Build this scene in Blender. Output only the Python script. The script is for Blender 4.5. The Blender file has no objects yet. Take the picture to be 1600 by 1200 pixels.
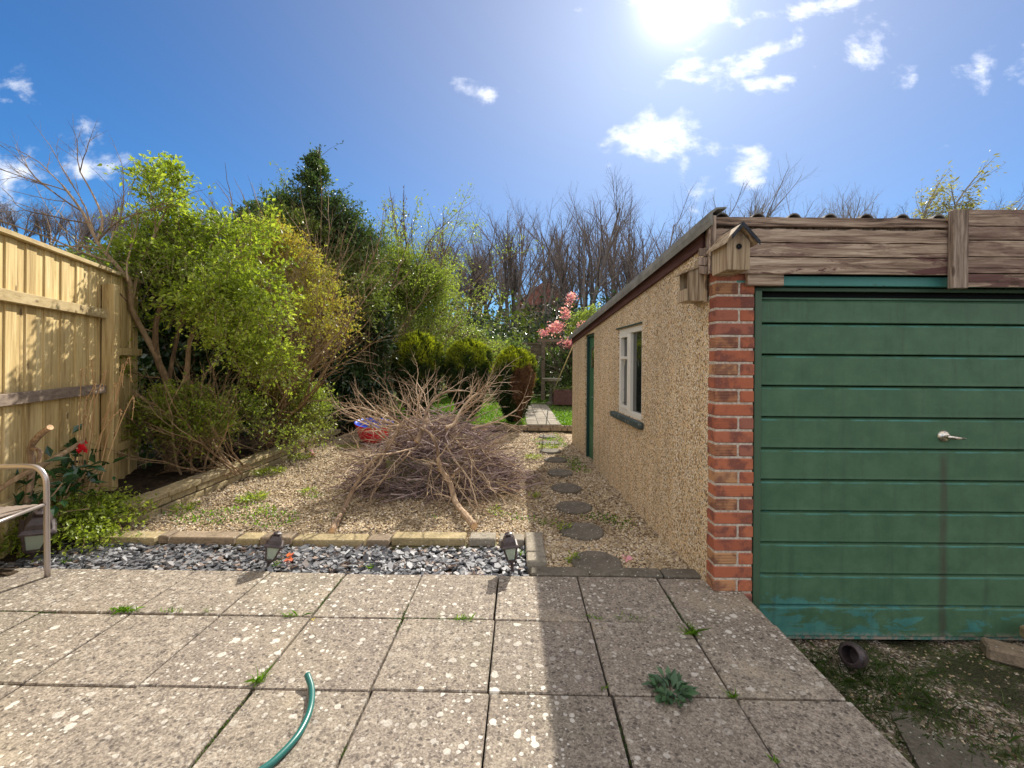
import bpy, math, random
import numpy as np
from mathutils import Vector, Matrix
C = bpy.context.scene
R = math.radians
rng = np.random.default_rng(7)
random.seed(7)

# ---------------------------------------------------------------- camera
CAMZ, F, PX, PY, ROLL = 1.27, 700.0, 805.0, 565.0, R(0.45)
cd = bpy.data.cameras.new('camera'); cam = bpy.data.objects.new('camera', cd); C.collection.objects.link(cam)
cd.sensor_width = 36; cd.lens = 36*F/1600; cd.shift_x = -(PX-800)/1600; cd.shift_y = (PY-600)/1600
cd.clip_start = .02; cd.clip_end = 3000
cam.location = (0, 0, CAMZ); cam.rotation_euler = (R(90), -ROLL, 0)
C.camera = cam

# ---------------------------------------------------------------- sky and sun
SUN_EL, SUN_AZ = R(37.8), math.atan2(.36, 1.0)      # azimuth east of +Y
sd = Vector((math.sin(SUN_AZ)*math.cos(SUN_EL), math.cos(SUN_AZ)*math.cos(SUN_EL), math.sin(SUN_EL)))
sl = bpy.data.lights.new('sun', 'SUN'); so = bpy.data.objects.new('sun', sl); C.collection.objects.link(so)
sl.energy = 5.2; sl.angle = R(.53); sl.color = (1, .93, .82)
so.rotation_euler = sd.to_track_quat('Z', 'Y').to_euler()
C.view_settings.view_transform = 'Standard'; C.view_settings.look = 'None'
C.view_settings.exposure = 0.68; C.view_settings.gamma = 1; C.view_settings.use_curve_mapping = False
C.cycles.max_bounces = 6; C.cycles.transparent_max_bounces = 8; C.cycles.use_denoising = True

class NT:
    """small helper that writes shader nodes"""
    def __init__(s, tree): s.t = tree; s.n = tree.nodes; s.l = tree.links
    def new(s, typ, **kw):
        n = s.n.new(typ)
        for k, v in kw.items():
            if k in n.bl_rna.properties.keys(): setattr(n, k, v)
        return n
    def put(s, sock, v):
        if v is None: return
        if hasattr(v, 'is_output'): s.l.new(v, sock)
        else:
            if isinstance(v, tuple) and len(v) == 3 and sock.type == 'RGBA': v = v+(1,)
            sock.default_value = v
    def math(s, op, a, b=None, c=None, clamp=False):
        n = s.n.new('ShaderNodeMath'); n.operation = op; n.use_clamp = clamp
        s.put(n.inputs[0], a); s.put(n.inputs[1], b)
        if c is not None: s.put(n.inputs[2], c)
        return n.outputs[0]
    def vmath(s, op, a, b=None, out=0):
        n = s.n.new('ShaderNodeVectorMath'); n.operation = op
        s.put(n.inputs[0], a); s.put(n.inputs[1], b); return n.outputs[out]
    def mix(s, f, a, b, blend='MIX'):
        n = s.n.new('ShaderNodeMix'); n.data_type = 'RGBA'; n.blend_type = blend
        s.put(n.inputs[0], f); s.put(n.inputs[6], a); s.put(n.inputs[7], b); return n.outputs[2]
    def obj(s): return s.n.new('ShaderNodeTexCoord').outputs['Object']
    def scale(s, v, sc, rot=(0, 0, 0)):
        n = s.n.new('ShaderNodeMapping'); s.put(n.inputs[0], v); n.inputs['Scale'].default_value = sc; n.inputs['Rotation'].default_value = rot
        return n.outputs[0]
    def noise(s, v, sc, det=4, rough=.55, dist=0, out=0):
        n = s.n.new('ShaderNodeTexNoise'); s.put(n.inputs['Vector'], v); n.inputs['Scale'].default_value = sc
        n.inputs['Detail'].default_value = det; n.inputs['Roughness'].default_value = rough; n.inputs['Distortion'].default_value = dist
        return n.outputs[out]
    def voro(s, v, sc, feat='F1', out='Distance', rnd=1):
        n = s.n.new('ShaderNodeTexVoronoi'); n.feature = feat; s.put(n.inputs['Vector'], v); n.inputs['Scale'].default_value = sc
        n.inputs['Randomness'].default_value = rnd
        return n.outputs[out]
    def ramp(s, f, stops, interp='LINEAR'):
        n = s.n.new('ShaderNodeValToRGB'); n.color_ramp.interpolation = interp; s.put(n.inputs[0], f)
        e = n.color_ramp.elements
        while len(e) < len(stops): e.new(.5)
        for i, (p, c) in enumerate(stops):
            e[i].position = p; e[i].color = (c, c, c, 1) if not isinstance(c, tuple) else c+(1,)
        return n.outputs[0]
    def step(s, f, a, b):     # smoothstep a..b
        n = s.n.new('ShaderNodeMapRange'); n.interpolation_type = 'SMOOTHSTEP'; s.put(n.inputs[0], f)
        n.inputs[1].default_value = a; n.inputs[2].default_value = b; return n.outputs[0]
    def attr(s, name='rnd'):
        n = s.n.new('ShaderNodeAttribute'); n.attribute_name = name; return n.outputs['Fac']
    def bump(s, h, strength=.5, dist=.01, normal=None):
        n = s.n.new('ShaderNodeBump'); n.inputs['Strength'].default_value = strength; n.inputs['Distance'].default_value = dist
        s.put(n.inputs['Height'], h); s.put(n.inputs['Normal'], normal); return n.outputs[0]

w = bpy.data.worlds.new('World'); C.world = w; w.use_nodes = True
N = NT(w.node_tree); N.n.clear()
sky = N.n.new('ShaderNodeTexSky'); sky.sky_type = 'NISHITA'; sky.sun_disc = False
sky.sun_elevation = SUN_EL; sky.sun_rotation = SUN_AZ; sky.air_density = 1.0; sky.dust_density = .25; sky.ozone_density = 3.0; sky.altitude = 50
D = N.n.new('ShaderNodeTexCoord').outputs['Generated']
sx = N.n.new('ShaderNodeSeparateXYZ'); N.put(sx.inputs[0], D)
yy = N.math('MAXIMUM', sx.outputs[1], .05)
U = N.math('DIVIDE', sx.outputs[0], yy); V = N.math('DIVIDE', sx.outputs[2], yy)
cb = N.n.new('ShaderNodeCombineXYZ'); N.put(cb.inputs[0], U); N.put(cb.inputs[1], V); UV = cb.outputs[0]
# wisps: streaky noise that breaks up each cloud
uvr = N.scale(UV, (2.2, 4.2, 1), (0, 0, R(-22)))
n1 = N.noise(uvr, 2.6, 9, .62, .25); n2 = N.noise(UV, 9.0, 8, .6, .3)
nn = N.math('ADD', N.math('MULTIPLY', n1, .6), N.math('MULTIPLY', n2, .5))
mask = None
def blob(px, py, rx, ry, rot=0, gain=1.0):
    """one cloud, given by its direction"""
    global mask
    u0, v0 = (px-PX)/F, (PY-py)/F
    a, b = N.math('SUBTRACT', U, u0), N.math('SUBTRACT', V, v0)
    c, s_ = math.cos(R(rot)), math.sin(R(rot))
    p = N.math('ADD', N.math('MULTIPLY', a, c*F/rx), N.math('MULTIPLY', b, s_*F/rx))
    q = N.math('ADD', N.math('MULTIPLY', a, -s_*F/ry), N.math('MULTIPLY', b, c*F/ry))
    d = N.math('SQRT', N.math('ADD', N.math('MULTIPLY', p, p), N.math('MULTIPLY', q, q)))
    m = N.math('MULTIPLY', N.math('SUBTRACT', 1.0, N.math('MULTIPLY', d, .66)), gain)
    mask = m if mask is None else N.math('MAXIMUM', mask, m)
for b in [(752, 148, 60, 22, -4, 1), (1030, 205, 80, 42, 35, 1.05), (1150, 268, 78, 30, 35, 1.05), (1108, 228, 36, 24, -20, .8),
          (1330, 78, 80, 40, -8, .95), (1190, 78, 120, 22, 14, .95), (1070, 108, 55, 18, 25, .8), (1560, 88, 110, 30, 12, .95), (1250, 8, 150, 16, 12, .95), (1130, 90, 90, 20, 18, .85), (1230, 62, 70, 18, 16, .9), (1100, 60, 60, 14, 20, .7), (1400, 100, 60, 16, -10, .7), (1175, 135, 40, 12, 20, .6),
          (1090, -20, 130, 50, 5, 1.0), (15, 135, 65, 34, -20, .75), (25, 255, 90, 50, 10, .85), (135, 265, 75, 30, 0, .95), (-40, 330, 120, 60, 0, .9),
          (1062, 255, 16, 20, 0, .65), (1158, 160, 18, 26, 0, .6), (860, 292, 26, 8, 20, .6), (1000, 282, 45, 9, 15, .62), (950, 258, 18, 10, 10, .6), (1370, 145, 22, 10, 0, .5), (1490, 210, 20, 8, 30, .5)]:
    blob(*b)
cl = N.step(N.math('ADD', mask, N.math('MULTIPLY', N.math('SUBTRACT', nn, .56), 6.2)), .30, 1.75)
cl = N.math('MULTIPLY', cl, N.step(sx.outputs[1], .05, .2))
base = N.mix(1.0, sky.outputs[0], (.28, .64, .95), 'MULTIPLY')
dt = N.math('MAXIMUM', N.vmath('DOT_PRODUCT', D, tuple(sd), out=1), 0)
aur = N.math('ADD', N.math('MULTIPLY', N.math('POWER', dt, 40), 1.3), N.math('ADD', N.math('MULTIPLY', N.math('POWER', dt, 700), 9.0), N.math('MULTIPLY', N.math('POWER', dt, 5), 2.35)))
base = N.mix(N.math('MULTIPLY', N.math('POWER', dt, 2.2), .50), base, N.mix(1.0, base, (.0, .0, .0), 'MULTIPLY'))
aurc = N.mix(1.0, (1, .93, .98), N.math('MULTIPLY', aur, 1), 'MULTIPLY')
sum_ = N.mix(1.0, base, aurc, 'ADD')
# unseen bright cloud added around and behind the view to fill the shade
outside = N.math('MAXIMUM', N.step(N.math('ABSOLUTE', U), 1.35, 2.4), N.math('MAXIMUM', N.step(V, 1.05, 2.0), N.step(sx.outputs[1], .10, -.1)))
fill_cloud = N.math('MULTIPLY', N.step(N.noise(D, 2.3, 6, .6), .36, .62), outside)
sum_ = N.mix(fill_cloud, sum_, (10.8, 10.0, 9.3))
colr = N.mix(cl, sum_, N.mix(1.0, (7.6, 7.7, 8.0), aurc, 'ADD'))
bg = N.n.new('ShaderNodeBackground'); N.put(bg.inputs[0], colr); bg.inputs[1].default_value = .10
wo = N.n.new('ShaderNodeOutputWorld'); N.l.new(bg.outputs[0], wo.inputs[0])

# ---------------------------------------------------------------- pixel helpers (used only to measure; everything is real 3-D)
def P(px, py, Y):
    """point at depth Y seen at photo pixel px,py"""
    dx, dy = (px-PX)/F*Y, (PY-py)/F*Y
    c, s = math.cos(ROLL), math.sin(ROLL)
    return Vector((dx*c-dy*s, Y, CAMZ+dx*s+dy*c))
def G(px, py, z=0.0):
    c, s = math.cos(ROLL), math.sin(ROLL)
    dx, dy = (px-PX)/F, (PY-py)/F
    Y = (z-CAMZ)/(dx*s+dy*c); return P(px, py, Y)

# ---------------------------------------------------------------- mesh builder
def nrm(a): return a/np.maximum(np.linalg.norm(a, axis=-1, keepdims=True), 1e-9)
class MB:
    def __init__(s): s.v = []; s.nv = 0; s.f = []; s.r = []; s.t = []
    def add(s, v, f, rnd=None, tint=0.0):
        v = np.asarray(v, float).reshape(-1, 3); f = np.asarray(f, int)
        if rnd is None: rnd = rng.random()
        s.v.append(v); s.f.append(f+s.nv); s.nv += len(v)
        s.r.append(np.broadcast_to(np.asarray(rnd, float), (len(f),)).copy()); s.t.append(np.broadcast_to(np.asarray(tint, float), (len(f),)).copy())
        return s
    def box(s, c, size, rot=None, bev=.004, rnd=None, tint=0):
        c = np.array(c, float); h = np.array(size, float)/2; r = min(bev, h.min()*.45)
        vs = []; idx = {}
        for sx_ in (-1, 1):
            for sy in (-1, 1):
                for sz in (-1, 1):
                    for k in range(3):
                        q = h-r; q[k] = h[k]; idx[(sx_, sy, sz, k)] = len(vs); vs.append(q*np.array([sx_, sy, sz]))
        vs = np.array(vs); quads = []; tris = []
        for k in range(3):
            a, b = [i for i in range(3) if i != k]
            for sg in (-1, 1):
                q = []
                for (p_, q_) in ((-1, -1), (1, -1), (1, 1), (-1, 1)):
                    t = [0, 0, 0]; t[k] = sg; t[a] = p_; t[b] = q_; q.append(idx[(*t, k)])
                quads.append(q)
            for p_ in (-1, 1):
                for q_ in (-1, 1):
                    t1 = [0]*3; t1[a] = p_; t1[b] = q_; t1[k] = -1; t2 = list(t1); t2[k] = 1
                    quads.append([idx[(*t1, a)], idx[(*t1, b)], idx[(*t2, b)], idx[(*t2, a)]])
        for sx_ in (-1, 1):
            for sy in (-1, 1):
                for sz in (-1, 1): tris.append([idx[(sx_, sy, sz, k)] for k in range(3)])
        def fix(fs):
            o = []
            for f in fs:
                p = vs[f]; n = np.cross(p[1]-p[0], p[2]-p[1])
                o.append(f if np.dot(n, p.mean(0)) > 0 else f[::-1])
            return o
        if rot is not None: vs = vs @ np.array(rot.to_3x3() if hasattr(rot, 'to_3x3') else rot).T
        if rnd is None: rnd = rng.random()
        n0 = s.nv; s.add(vs+c, fix(quads), rnd, tint)
        s.f.append(np.array(fix(tris))+n0); s.r.append(np.full(8, rnd)); s.t.append(np.full(8, float(tint)))
        return s
    def bar(s, a, b, wd, ht, up=(0, 0, 1), bev=.004, rnd=None, tint=0):
        a, b = Vector(a), Vector(b); x = (b-a).normalized(); y = Vector(up).cross(x).normalized(); z = x.cross(y)
        m = Matrix((x, y, z)).transposed()
        return s.box((a+b)/2, ((b-a).length, wd, ht), m, bev, rnd, tint)
    def tube(s, pts, rad, k=6, rnd=None, cap=True, tint=0):
        p = np.asarray(pts, float); n = len(p); rad = np.broadcast_to(np.asarray(rad, float), (n,))
        t = nrm(np.gradient(p, axis=0)); ref = np.array([0.31, .17, .93]) if abs(t[0][2]) < .8 else np.array([.95, .2, .1])
        u = nrm(np.cross(t, ref)); v_ = np.cross(t, u)
        a = np.arange(k)*2*math.pi/k
        ring = p[:, None, :]+rad[:, None, None]*(np.cos(a)[None, :, None]*u[:, None, :]+np.sin(a)[None, :, None]*v_[:, None, :])
        i = np.arange(n-1)[:, None]*k; j = np.arange(k)[None, :]; j2 = (j+1) % k
        f = np.stack([i+j, i+j2, i+k+j2, i+k+j], -1).reshape(-1, 4)
        if rnd is None: rnd = rng.random()
        n0 = s.nv; s.add(ring.reshape(-1, 3), f, rnd, tint)
        if cap and k > 2:
            s.f.append(np.array([list(range(k))[::-1], [(n-1)*k+q for q in range(k)]])+n0); s.r.append(np.full(2, rnd)); s.t.append(np.full(2, float(tint)))
        return s
    def lathe(s, prof, c=(0, 0, 0), k=16, rot=None, rnd=None, tint=0, phase=0.0):
        a = np.arange(k)*2*math.pi/k+phase
        v = np.array([[(r*math.cos(t), r*math.sin(t), z) for t in a] for r, z in prof]).reshape(-1, 3)
        if rot is not None: v = v @ np.array(rot.to_3x3()).T
        n = len(prof); i = np.arange(n-1)[:, None]*k; j = np.arange(k)[None, :]; j2 = (j+1) % k
        f = np.stack([i+j, i+j2, i+k+j2, i+k+j], -1).reshape(-1, 4)
        return s.add(v+np.array(c), f, rnd, tint)
    def prism(s, poly, ext, rnd=None, tint=0):
        """poly: list of 3-D points of one flat face; ext: vector"""
        p = np.array([tuple(q) for q in poly], float); n = len(p); e = np.array(tuple(ext), float)
        n0 = s.nv
        if np.dot(np.cross(p[1]-p[0], p[2]-p[1]), e) > 0: p = p[::-1]
        if rnd is None: rnd = rng.random()
        s.add(np.vstack([p, p+e]), [[(i+1) % n, i, n+i, n+(i+1) % n] for i in range(n)], rnd, tint)
        s.f.append(np.array([list(range(n)), [n+i for i in range(n)][::-1]])+n0); s.r.append(np.full(2, rnd)); s.t.append(np.full(2, float(tint)))
        return s
    def leaves(s, c, size, aspect=.5, dirs=None, flat=0.3, droop=.25, rnd=None, tint=0, jit=.5):
        c = np.asarray(c, float); n = len(c)
        if n == 0: return s
        d = rng.normal(size=(n, 3)) if dirs is None else dirs+rng.normal(size=(n, 3))*.45
        d = nrm(d); nn_ = rng.normal(size=(n, 3)); nn_[:, 2] = np.abs(nn_[:, 2])+flat*3
        side = nrm(np.cross(d, nn_)); up = np.cross(side, d)
        L = (size*(1-jit+2*jit*rng.random(n)))[:, None]; W = L*aspect/2
        v = np.stack([c, c+d*L*.45+side*W+up*L*.05, c+d*L-up*L*droop*rng.random((n, 1)), c+d*L*.45-side*W+up*L*.05], 1)
        f = np.arange(n*4).reshape(n, 4)
        return s.add(v.reshape(-1, 3), f, rng.random(n) if rnd is None else rnd, tint)
    def blades(s, c, h, wd=.004, lean=.5, rnd=None, tint=0):
        c = np.asarray(c, float); n = len(c)
        if n == 0: return s
        d = rng.normal(size=(n, 3))*lean; d[:, 2] = 1; d = nrm(d); a = rng.random(n)*6.283
        sd_ = np.stack([np.cos(a), np.sin(a), 0*a], 1)*wd; H = (h*(.4+.9*rng.random(n)))[:, None]
        bend = np.stack([d[:, 0], d[:, 1], 0*a-.15], 1)*H*.7
        mid = c+d*H*.55
        v = np.stack([c-sd_, c+sd_, mid+sd_*.7, mid+d*H*.35+bend, mid-sd_*.7], 1).reshape(-1, 3)
        return s.add(v, np.arange(n*5).reshape(n, 5), rng.random(n) if rnd is None else rnd, tint)
    def stones(s, c, size, flat=.6, rnd=None, tint=0):
        """faceted little stones, 8 faces each"""
        c = np.asarray(c, float); n = len(c); sz = (size*(.5+1.0*rng.random(n)))[:, None, None]/2
        o = np.array([[1, 0, 0], [0, 1, 0], [-1, 0, 0], [0, -1, 0], [0, 0, 1], [0, 0, -1]], float)[None]*(.65+.6*rng.random((n, 6, 1)))
        o[:, :, 0] *= .8+.5*rng.random((n, 1))
        a = rng.random(n)*6.283; ca, sa = np.cos(a)[:, None], np.sin(a)[:, None]
        x = o[:, :, 0]*ca-o[:, :, 1]*sa; y = o[:, :, 0]*sa+o[:, :, 1]*ca
        tl = rng.normal(size=(n, 1))*.35
        z = o[:, :, 2]*flat+x*tl
        v = c[:, None, :]+np.stack([x, y, z], -1)*sz
        f = np.array([[0, 1, 4], [1, 2, 4], [2, 3, 4], [3, 0, 4], [1, 0, 5], [2, 1, 5], [3, 2, 5], [0, 3, 5]])
        ff = (np.arange(n)[:, None, None]*6+f[None]).reshape(-1, 3)
        return s.add(v.reshape(-1, 3), ff, np.repeat(rng.random(n) if rnd is None else rnd, 8), tint)
    def chips(s, c, size, rnd=None):
        """flat angular slate chips, tilted"""
        c = np.asarray(c, float); n = len(c); k = 5
        a = (np.arange(k)*2*math.pi/k)[None]+rng.normal(size=(n, k))*.35; rr = (size/2*(.5+.9*rng.random(n)))[:, None]*(.7+.5*rng.random((n, k)))
        el = .55+.4*rng.random((n, 1)); x = rr*np.cos(a); y = rr*np.sin(a)*el
        th = (.10+.12*rng.random((n, 1)))*rr.mean(1, keepdims=True)
        p = np.concatenate([np.stack([x, y, th+0*x], -1), np.stack([x*1.05, y*1.05, -th+0*x], -1)], 1)
        ay, az, ax = rng.normal(size=n)*.26, rng.random(n)*6.283, rng.normal(size=n)*.26
        def rot(p, i, j, t):
            q = p.copy(); ct, st = np.cos(t)[:, None], np.sin(t)[:, None]
            q[:, :, i] = p[:, :, i]*ct-p[:, :, j]*st; q[:, :, j] = p[:, :, i]*st+p[:, :, j]*ct; return q
        p = rot(rot(rot(p, 0, 2, ay), 1, 2, ax), 0, 1, az)+c[:, None, :]
        r = rng.random(n) if rnd is None else rnd
        n0 = s.nv; q = np.array([[k+i, k+(i+1) % k, (i+1) % k, i] for i in range(k)])
        s.add(p.reshape(-1, 3), (np.arange(n)[:, None, None]*2*k+q[None]).reshape(-1, 4), np.repeat(r, k))
        s.f.append((np.arange(n)[:, None]*2*k+np.arange(k)[None])+n0); s.r.append(r); s.t.append(np.zeros(n))
        return s
    def build(s, name, mat, parent=None, origin=None, smooth=False, **tags):
        v = np.vstack(s.v)
        if parent is not None: org = np.array(parent.get('_o', (0, 0, 0)), float)
        elif origin is not None: org = np.array(tuple(origin), float)
        else:
            lo, hi = v.min(0), v.max(0); org = np.array([(lo[0]+hi[0])/2, (lo[1]+hi[1])/2, lo[2]])
        v = v-org
        me = bpy.data.meshes.new(name)
        li = np.concatenate([f.reshape(-1) for f in s.f]); sizes = np.concatenate([np.full(len(f), f.shape[1]) for f in s.f])
        me.vertices.add(len(v)); me.vertices.foreach_set('co', v.astype(np.float32).ravel())
        me.loops.add(len(li)); me.loops.foreach_set('vertex_index', li.astype(np.int32))
        me.polygons.add(len(sizes)); st = np.concatenate([[0], np.cumsum(sizes)[:-1]])
        me.polygons.foreach_set('loop_start', st.astype(np.int32)); me.polygons.foreach_set('loop_total', sizes.astype(np.int32))
        me.polygons.foreach_set('use_smooth', np.full(len(sizes), smooth))
        me.update(calc_edges=True)
        for nm, arr in (('rnd', s.r), ('tint', s.t)):
            at = me.attributes.new(nm, 'FLOAT', 'FACE'); at.data.foreach_set('value', np.concatenate(arr).astype(np.float32))
        me.validate()
        if isinstance(mat, (list, tuple)):
            for m in mat: me.materials.append(m)
        else: me.materials.append(mat)
        o = bpy.data.objects.new(name, me); C.collection.objects.link(o)
        if parent is not None: o.parent = parent; o['_o'] = tuple(org); PEND.append(o)
        else: o.location = org; o['_o'] = tuple(org); PEND.append(o)
        for k, t in tags.items(): o[k] = t
        return o
PEND = []
def thing(name, label, cat, loc, group=None):
    o = bpy.data.objects.new(name, None); C.collection.objects.link(o); o.empty_display_size = .1
    o.location = loc; o['_o'] = tuple(loc); PEND.append(o); o['label'] = label; o['category'] = cat
    if group: o['group'] = group
    return o

# ---------------------------------------------------------------- materials
MATS = {}
def mat(name, fn):
    m = bpy.data.materials.new(name); m.use_nodes = True; n = NT(m.node_tree); n.n.clear()
    out = n.n.new('ShaderNodeOutputMaterial'); sh = fn(n); n.l.new(sh, out.inputs[0]); MATS[name] = m; return m
def pbr(n, col, rough=.8, normal=None, metal=0.0, spec=.35, **kw):
    b = n.n.new('ShaderNodeBsdfPrincipled'); n.put(b.inputs['Base Color'], col); n.put(b.inputs['Roughness'], rough)
    n.put(b.inputs['Metallic'], metal); n.put(b.inputs['Specular IOR Level'], spec); n.put(b.inputs['Normal'], normal)
    for k, v in kw.items(): n.put(b.inputs[k], v)
    return b.outputs[0]
def leafmat(name, stops, trans=.45, rough=.45, spec=.5, tint=None, nsc=1.6):
    def fn(n):
        o = n.obj(); f = n.math('ADD', n.math('MULTIPLY', n.attr('rnd'), .62), n.math('MULTIPLY', n.noise(o, nsc, 3), .55))
        f = n.math('SUBTRACT', f, .1)
        c = n.ramp(f, stops)
        if tint: c = n.mix(n.attr('tint'), c, tint)
        p = pbr(n, c, rough, spec=spec); t = n.n.new('ShaderNodeBsdfTranslucent')
        n.put(t.inputs[0], n.mix(1.0, c, (1.5, 1.6, .75), 'MULTIPLY'))
        mx = n.n.new('ShaderNodeMixShader'); mx.inputs[0].default_value = trans; n.l.new(p, mx.inputs[1]); n.l.new(t.outputs[0], mx.inputs[2])
        return mx.outputs[0]
    return mat(name, fn)
def slabfn(n):
    o = n.obj(); r = n.attr('rnd')
    big = n.noise(o, 2.2, 5, .6); fine = n.noise(o, 90, 5, .7); med = n.noise(o, 22, 5, .65)
    grit = n.voro(o, 160, out='Color'); gs = n.n.new('ShaderNodeSeparateColor'); n.put(gs.inputs[0], grit)
    c = n.ramp(n.math('ADD', n.math('MULTIPLY', med, .5), n.math('MULTIPLY', fine, .5)), [(.38, (.045, .037, .032)), (.46, (.155, .13, .107)), (.54, (.275, .232, .182)), (.64, (.44, .385, .31))])
    c = n.mix(n.math('MULTIPLY', n.step(big, .44, .62), .55), c, (.17, .14, .108))
    c = n.mix(n.math('MULTIPLY', n.step(n.noise(o, 1.3, 4, .6), .52, .68), .45), c, (.50, .42, .28))
    c = n.mix(n.math('MULTIPLY', n.math('MAXIMUM', n.math('SUBTRACT', r, .35), 0), .75), c, (.13, .105, .095))
    c = n.mix(n.math('MULTIPLY', n.step(n.noise(o, .9, 6, .7), .50, .60), .38), c, (.11, .105, .07))
    c = n.mix(.30, c, n.ramp(gs.outputs[0], [(0, (.07, .06, .055)), (.5, (.32, .27, .21)), (1, (.62, .55, .45))]))
    # lichen spots
    def spots(sc, thr, dens, seed):
        wv = n.n.new('ShaderNodeVectorMath'); wv.operation = 'MULTIPLY_ADD'; n.put(wv.inputs[0], n.noise(o, 45, 3, .6, out=1)); wv.inputs[1].default_value = (.012, .012, .012); n.put(wv.inputs[2], n.vmath('ADD', o, (seed, seed, 0)))
        v = n.n.new('ShaderNodeTexVoronoi'); n.put(v.inputs['Vector'], wv.outputs[0]); v.inputs['Scale'].default_value = sc; v.voronoi_dimensions = '2D'
        s_ = n.n.new('ShaderNodeSeparateColor'); n.put(s_.inputs[0], v.outputs['Color'])
        size = n.math('MULTIPLY', n.math('MAXIMUM', n.math('SUBTRACT', s_.outputs[0], 1-dens), 0), thr/dens)
        edge = n.math('SUBTRACT', size, v.outputs['Distance'])
        return n.step(edge, -.015, .03)
    patch = n.step(n.noise(o, 1.1, 3), .36, .58)
    sp = n.math('MAXIMUM', spots(21, .30, .34, .3), n.math('MAXIMUM', spots(44, .34, .36, 5.1), n.math('MULTIPLY', spots(11, .22, .20, 9.7), 1)))
    sp = n.math('MULTIPLY', sp, n.math('MULTIPLY_ADD', patch, .7, .2))
    c = n.mix(n.math('MULTIPLY', sp, n.math('MULTIPLY_ADD', n.noise(o, 13, 3), .8, .30)), c, n.mix(fine, (.55, .53, .46), (.88, .85, .77)))
    dk = n.math('MULTIPLY', spots(38, .30, .6, 3.3), .65)
    c = n.mix(n.math('MULTIPLY', dk, n.math('SUBTRACT', 1.0, sp)), c, (.05, .043, .038))
    h = n.math('ADD', n.math('MULTIPLY', fine, .6), n.math('ADD', n.math('MULTIPLY', med, 1.2), n.math('MULTIPLY', sp, .15)))
    return pbr(n, c, .9, n.bump(h, .8, .007), spec=.2)
mat('slab', slabfn)
def concretefn(dark=1.0, warm=(1, 1, 1)):
    def fn(n):
        o = n.obj(); r = n.attr('rnd'); f = n.noise(o, 60, 6, .7); m = n.noise(o, 9, 5, .6)
        c = n.ramp(n.math('ADD', n.math('MULTIPLY', f, .55), n.math('MULTIPLY', m, .45)), [(.3, tuple(x*dark*y for x, y in zip((.10, .088, .07), warm))), (.5, tuple(x*dark*y for x, y in zip((.28, .25, .195), warm))), (.72, tuple(x*dark*y for x, y in zip((.46, .41, .33), warm)))])
        c = n.mix(n.math('MULTIPLY', r, .35), c, (.16*dark, .13*dark, .10*dark))
        v = n.voro(o, 30); c = n.mix(n.math('MULTIPLY', n.step(n.math('SUBTRACT', .16, v), 0, .06), .6), c, (.7, .68, .6))
        return pbr(n, c, .92, n.bump(n.math('ADD', f, n.math('MULTIPLY', m, 1.5)), .6, .008), spec=.2)
    return fn
mat('concrete', concretefn()); mat('concrete_dark', concretefn(.55)); mat('stone_yellow', concretefn(1.0, (1.2, 1.08, .75))); mat('stone_mossy', concretefn(.8, (.95, 1.05, .62)))
mat('brick_block', concretefn(.85, (1.1, .95, .82)))
def gravelfn(n):
    r = n.attr('rnd'); o = n.obj()
    c = n.ramp(r, [(0, (.11, .07, .04)), (.2, (.31, .225, .13)), (.45, (.50, .38, .225)), (.68, (.63, .52, .34)), (.84, (.36, .30, .24)), (1, (.78, .70, .55))])
    c = n.mix(n.math('MULTIPLY', n.step(n.noise(o, 1.6, 5, .65), .46, .62), .55), c, (.15, .105, .06))
    return pbr(n, c, .75, n.bump(n.noise(o, 120, 3), .3, .003), spec=.3)
mat('gravel', gravelfn)
def gravelbasefn(n):
    o = n.obj(); v = n.n.new('ShaderNodeTexVoronoi'); n.put(v.inputs['Vector'], o); v.inputs['Scale'].default_value = 75
    s_ = n.n.new('ShaderNodeSeparateColor'); n.put(s_.inputs[0], v.outputs['Color'])
    c = n.ramp(s_.outputs[0], [(0, (.08, .055, .035)), (.35, (.30, .22, .13)), (.7, (.50, .39, .24)), (1, (.68, .58, .42))])
    big = n.noise(o, 1.5, 5, .6); c = n.mix(n.math('MULTIPLY', n.step(big, .5, .66), .6), c, (.12, .085, .05))
    return pbr(n, c, .9, n.bump(n.math('SUBTRACT', 1.0, v.outputs['Distance']), .8, .012), spec=.2)
mat('gravel_base', gravelbasefn)
def slatefn(n):
    r = n.attr('rnd'); o = n.obj()
    c = n.ramp(r, [(0, (.06, .064, .075)), (.3, (.14, .145, .155)), (.6, (.23, .235, .245)), (.84, (.21, .205, .205)), (.95, (.24, .16, .11)), (1, (.34, .32, .30))])
    return pbr(n, c, .55, n.bump(n.noise(n.scale(o, (1, 1, 4)), 60, 4), .3, .004), spec=.4)
mat('slate', slatefn)
def soilfn(n):
    o = n.obj(); m = n.noise(o, 14, 7, .7)
    c = n.ramp(m, [(.3, (.018, .012, .008)), (.55, (.06, .042, .026)), (.75, (.13, .095, .06))])
    return pbr(n, c, .95, n.bump(m, 1, .05), spec=.15)
mat('soil', soilfn)
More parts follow.
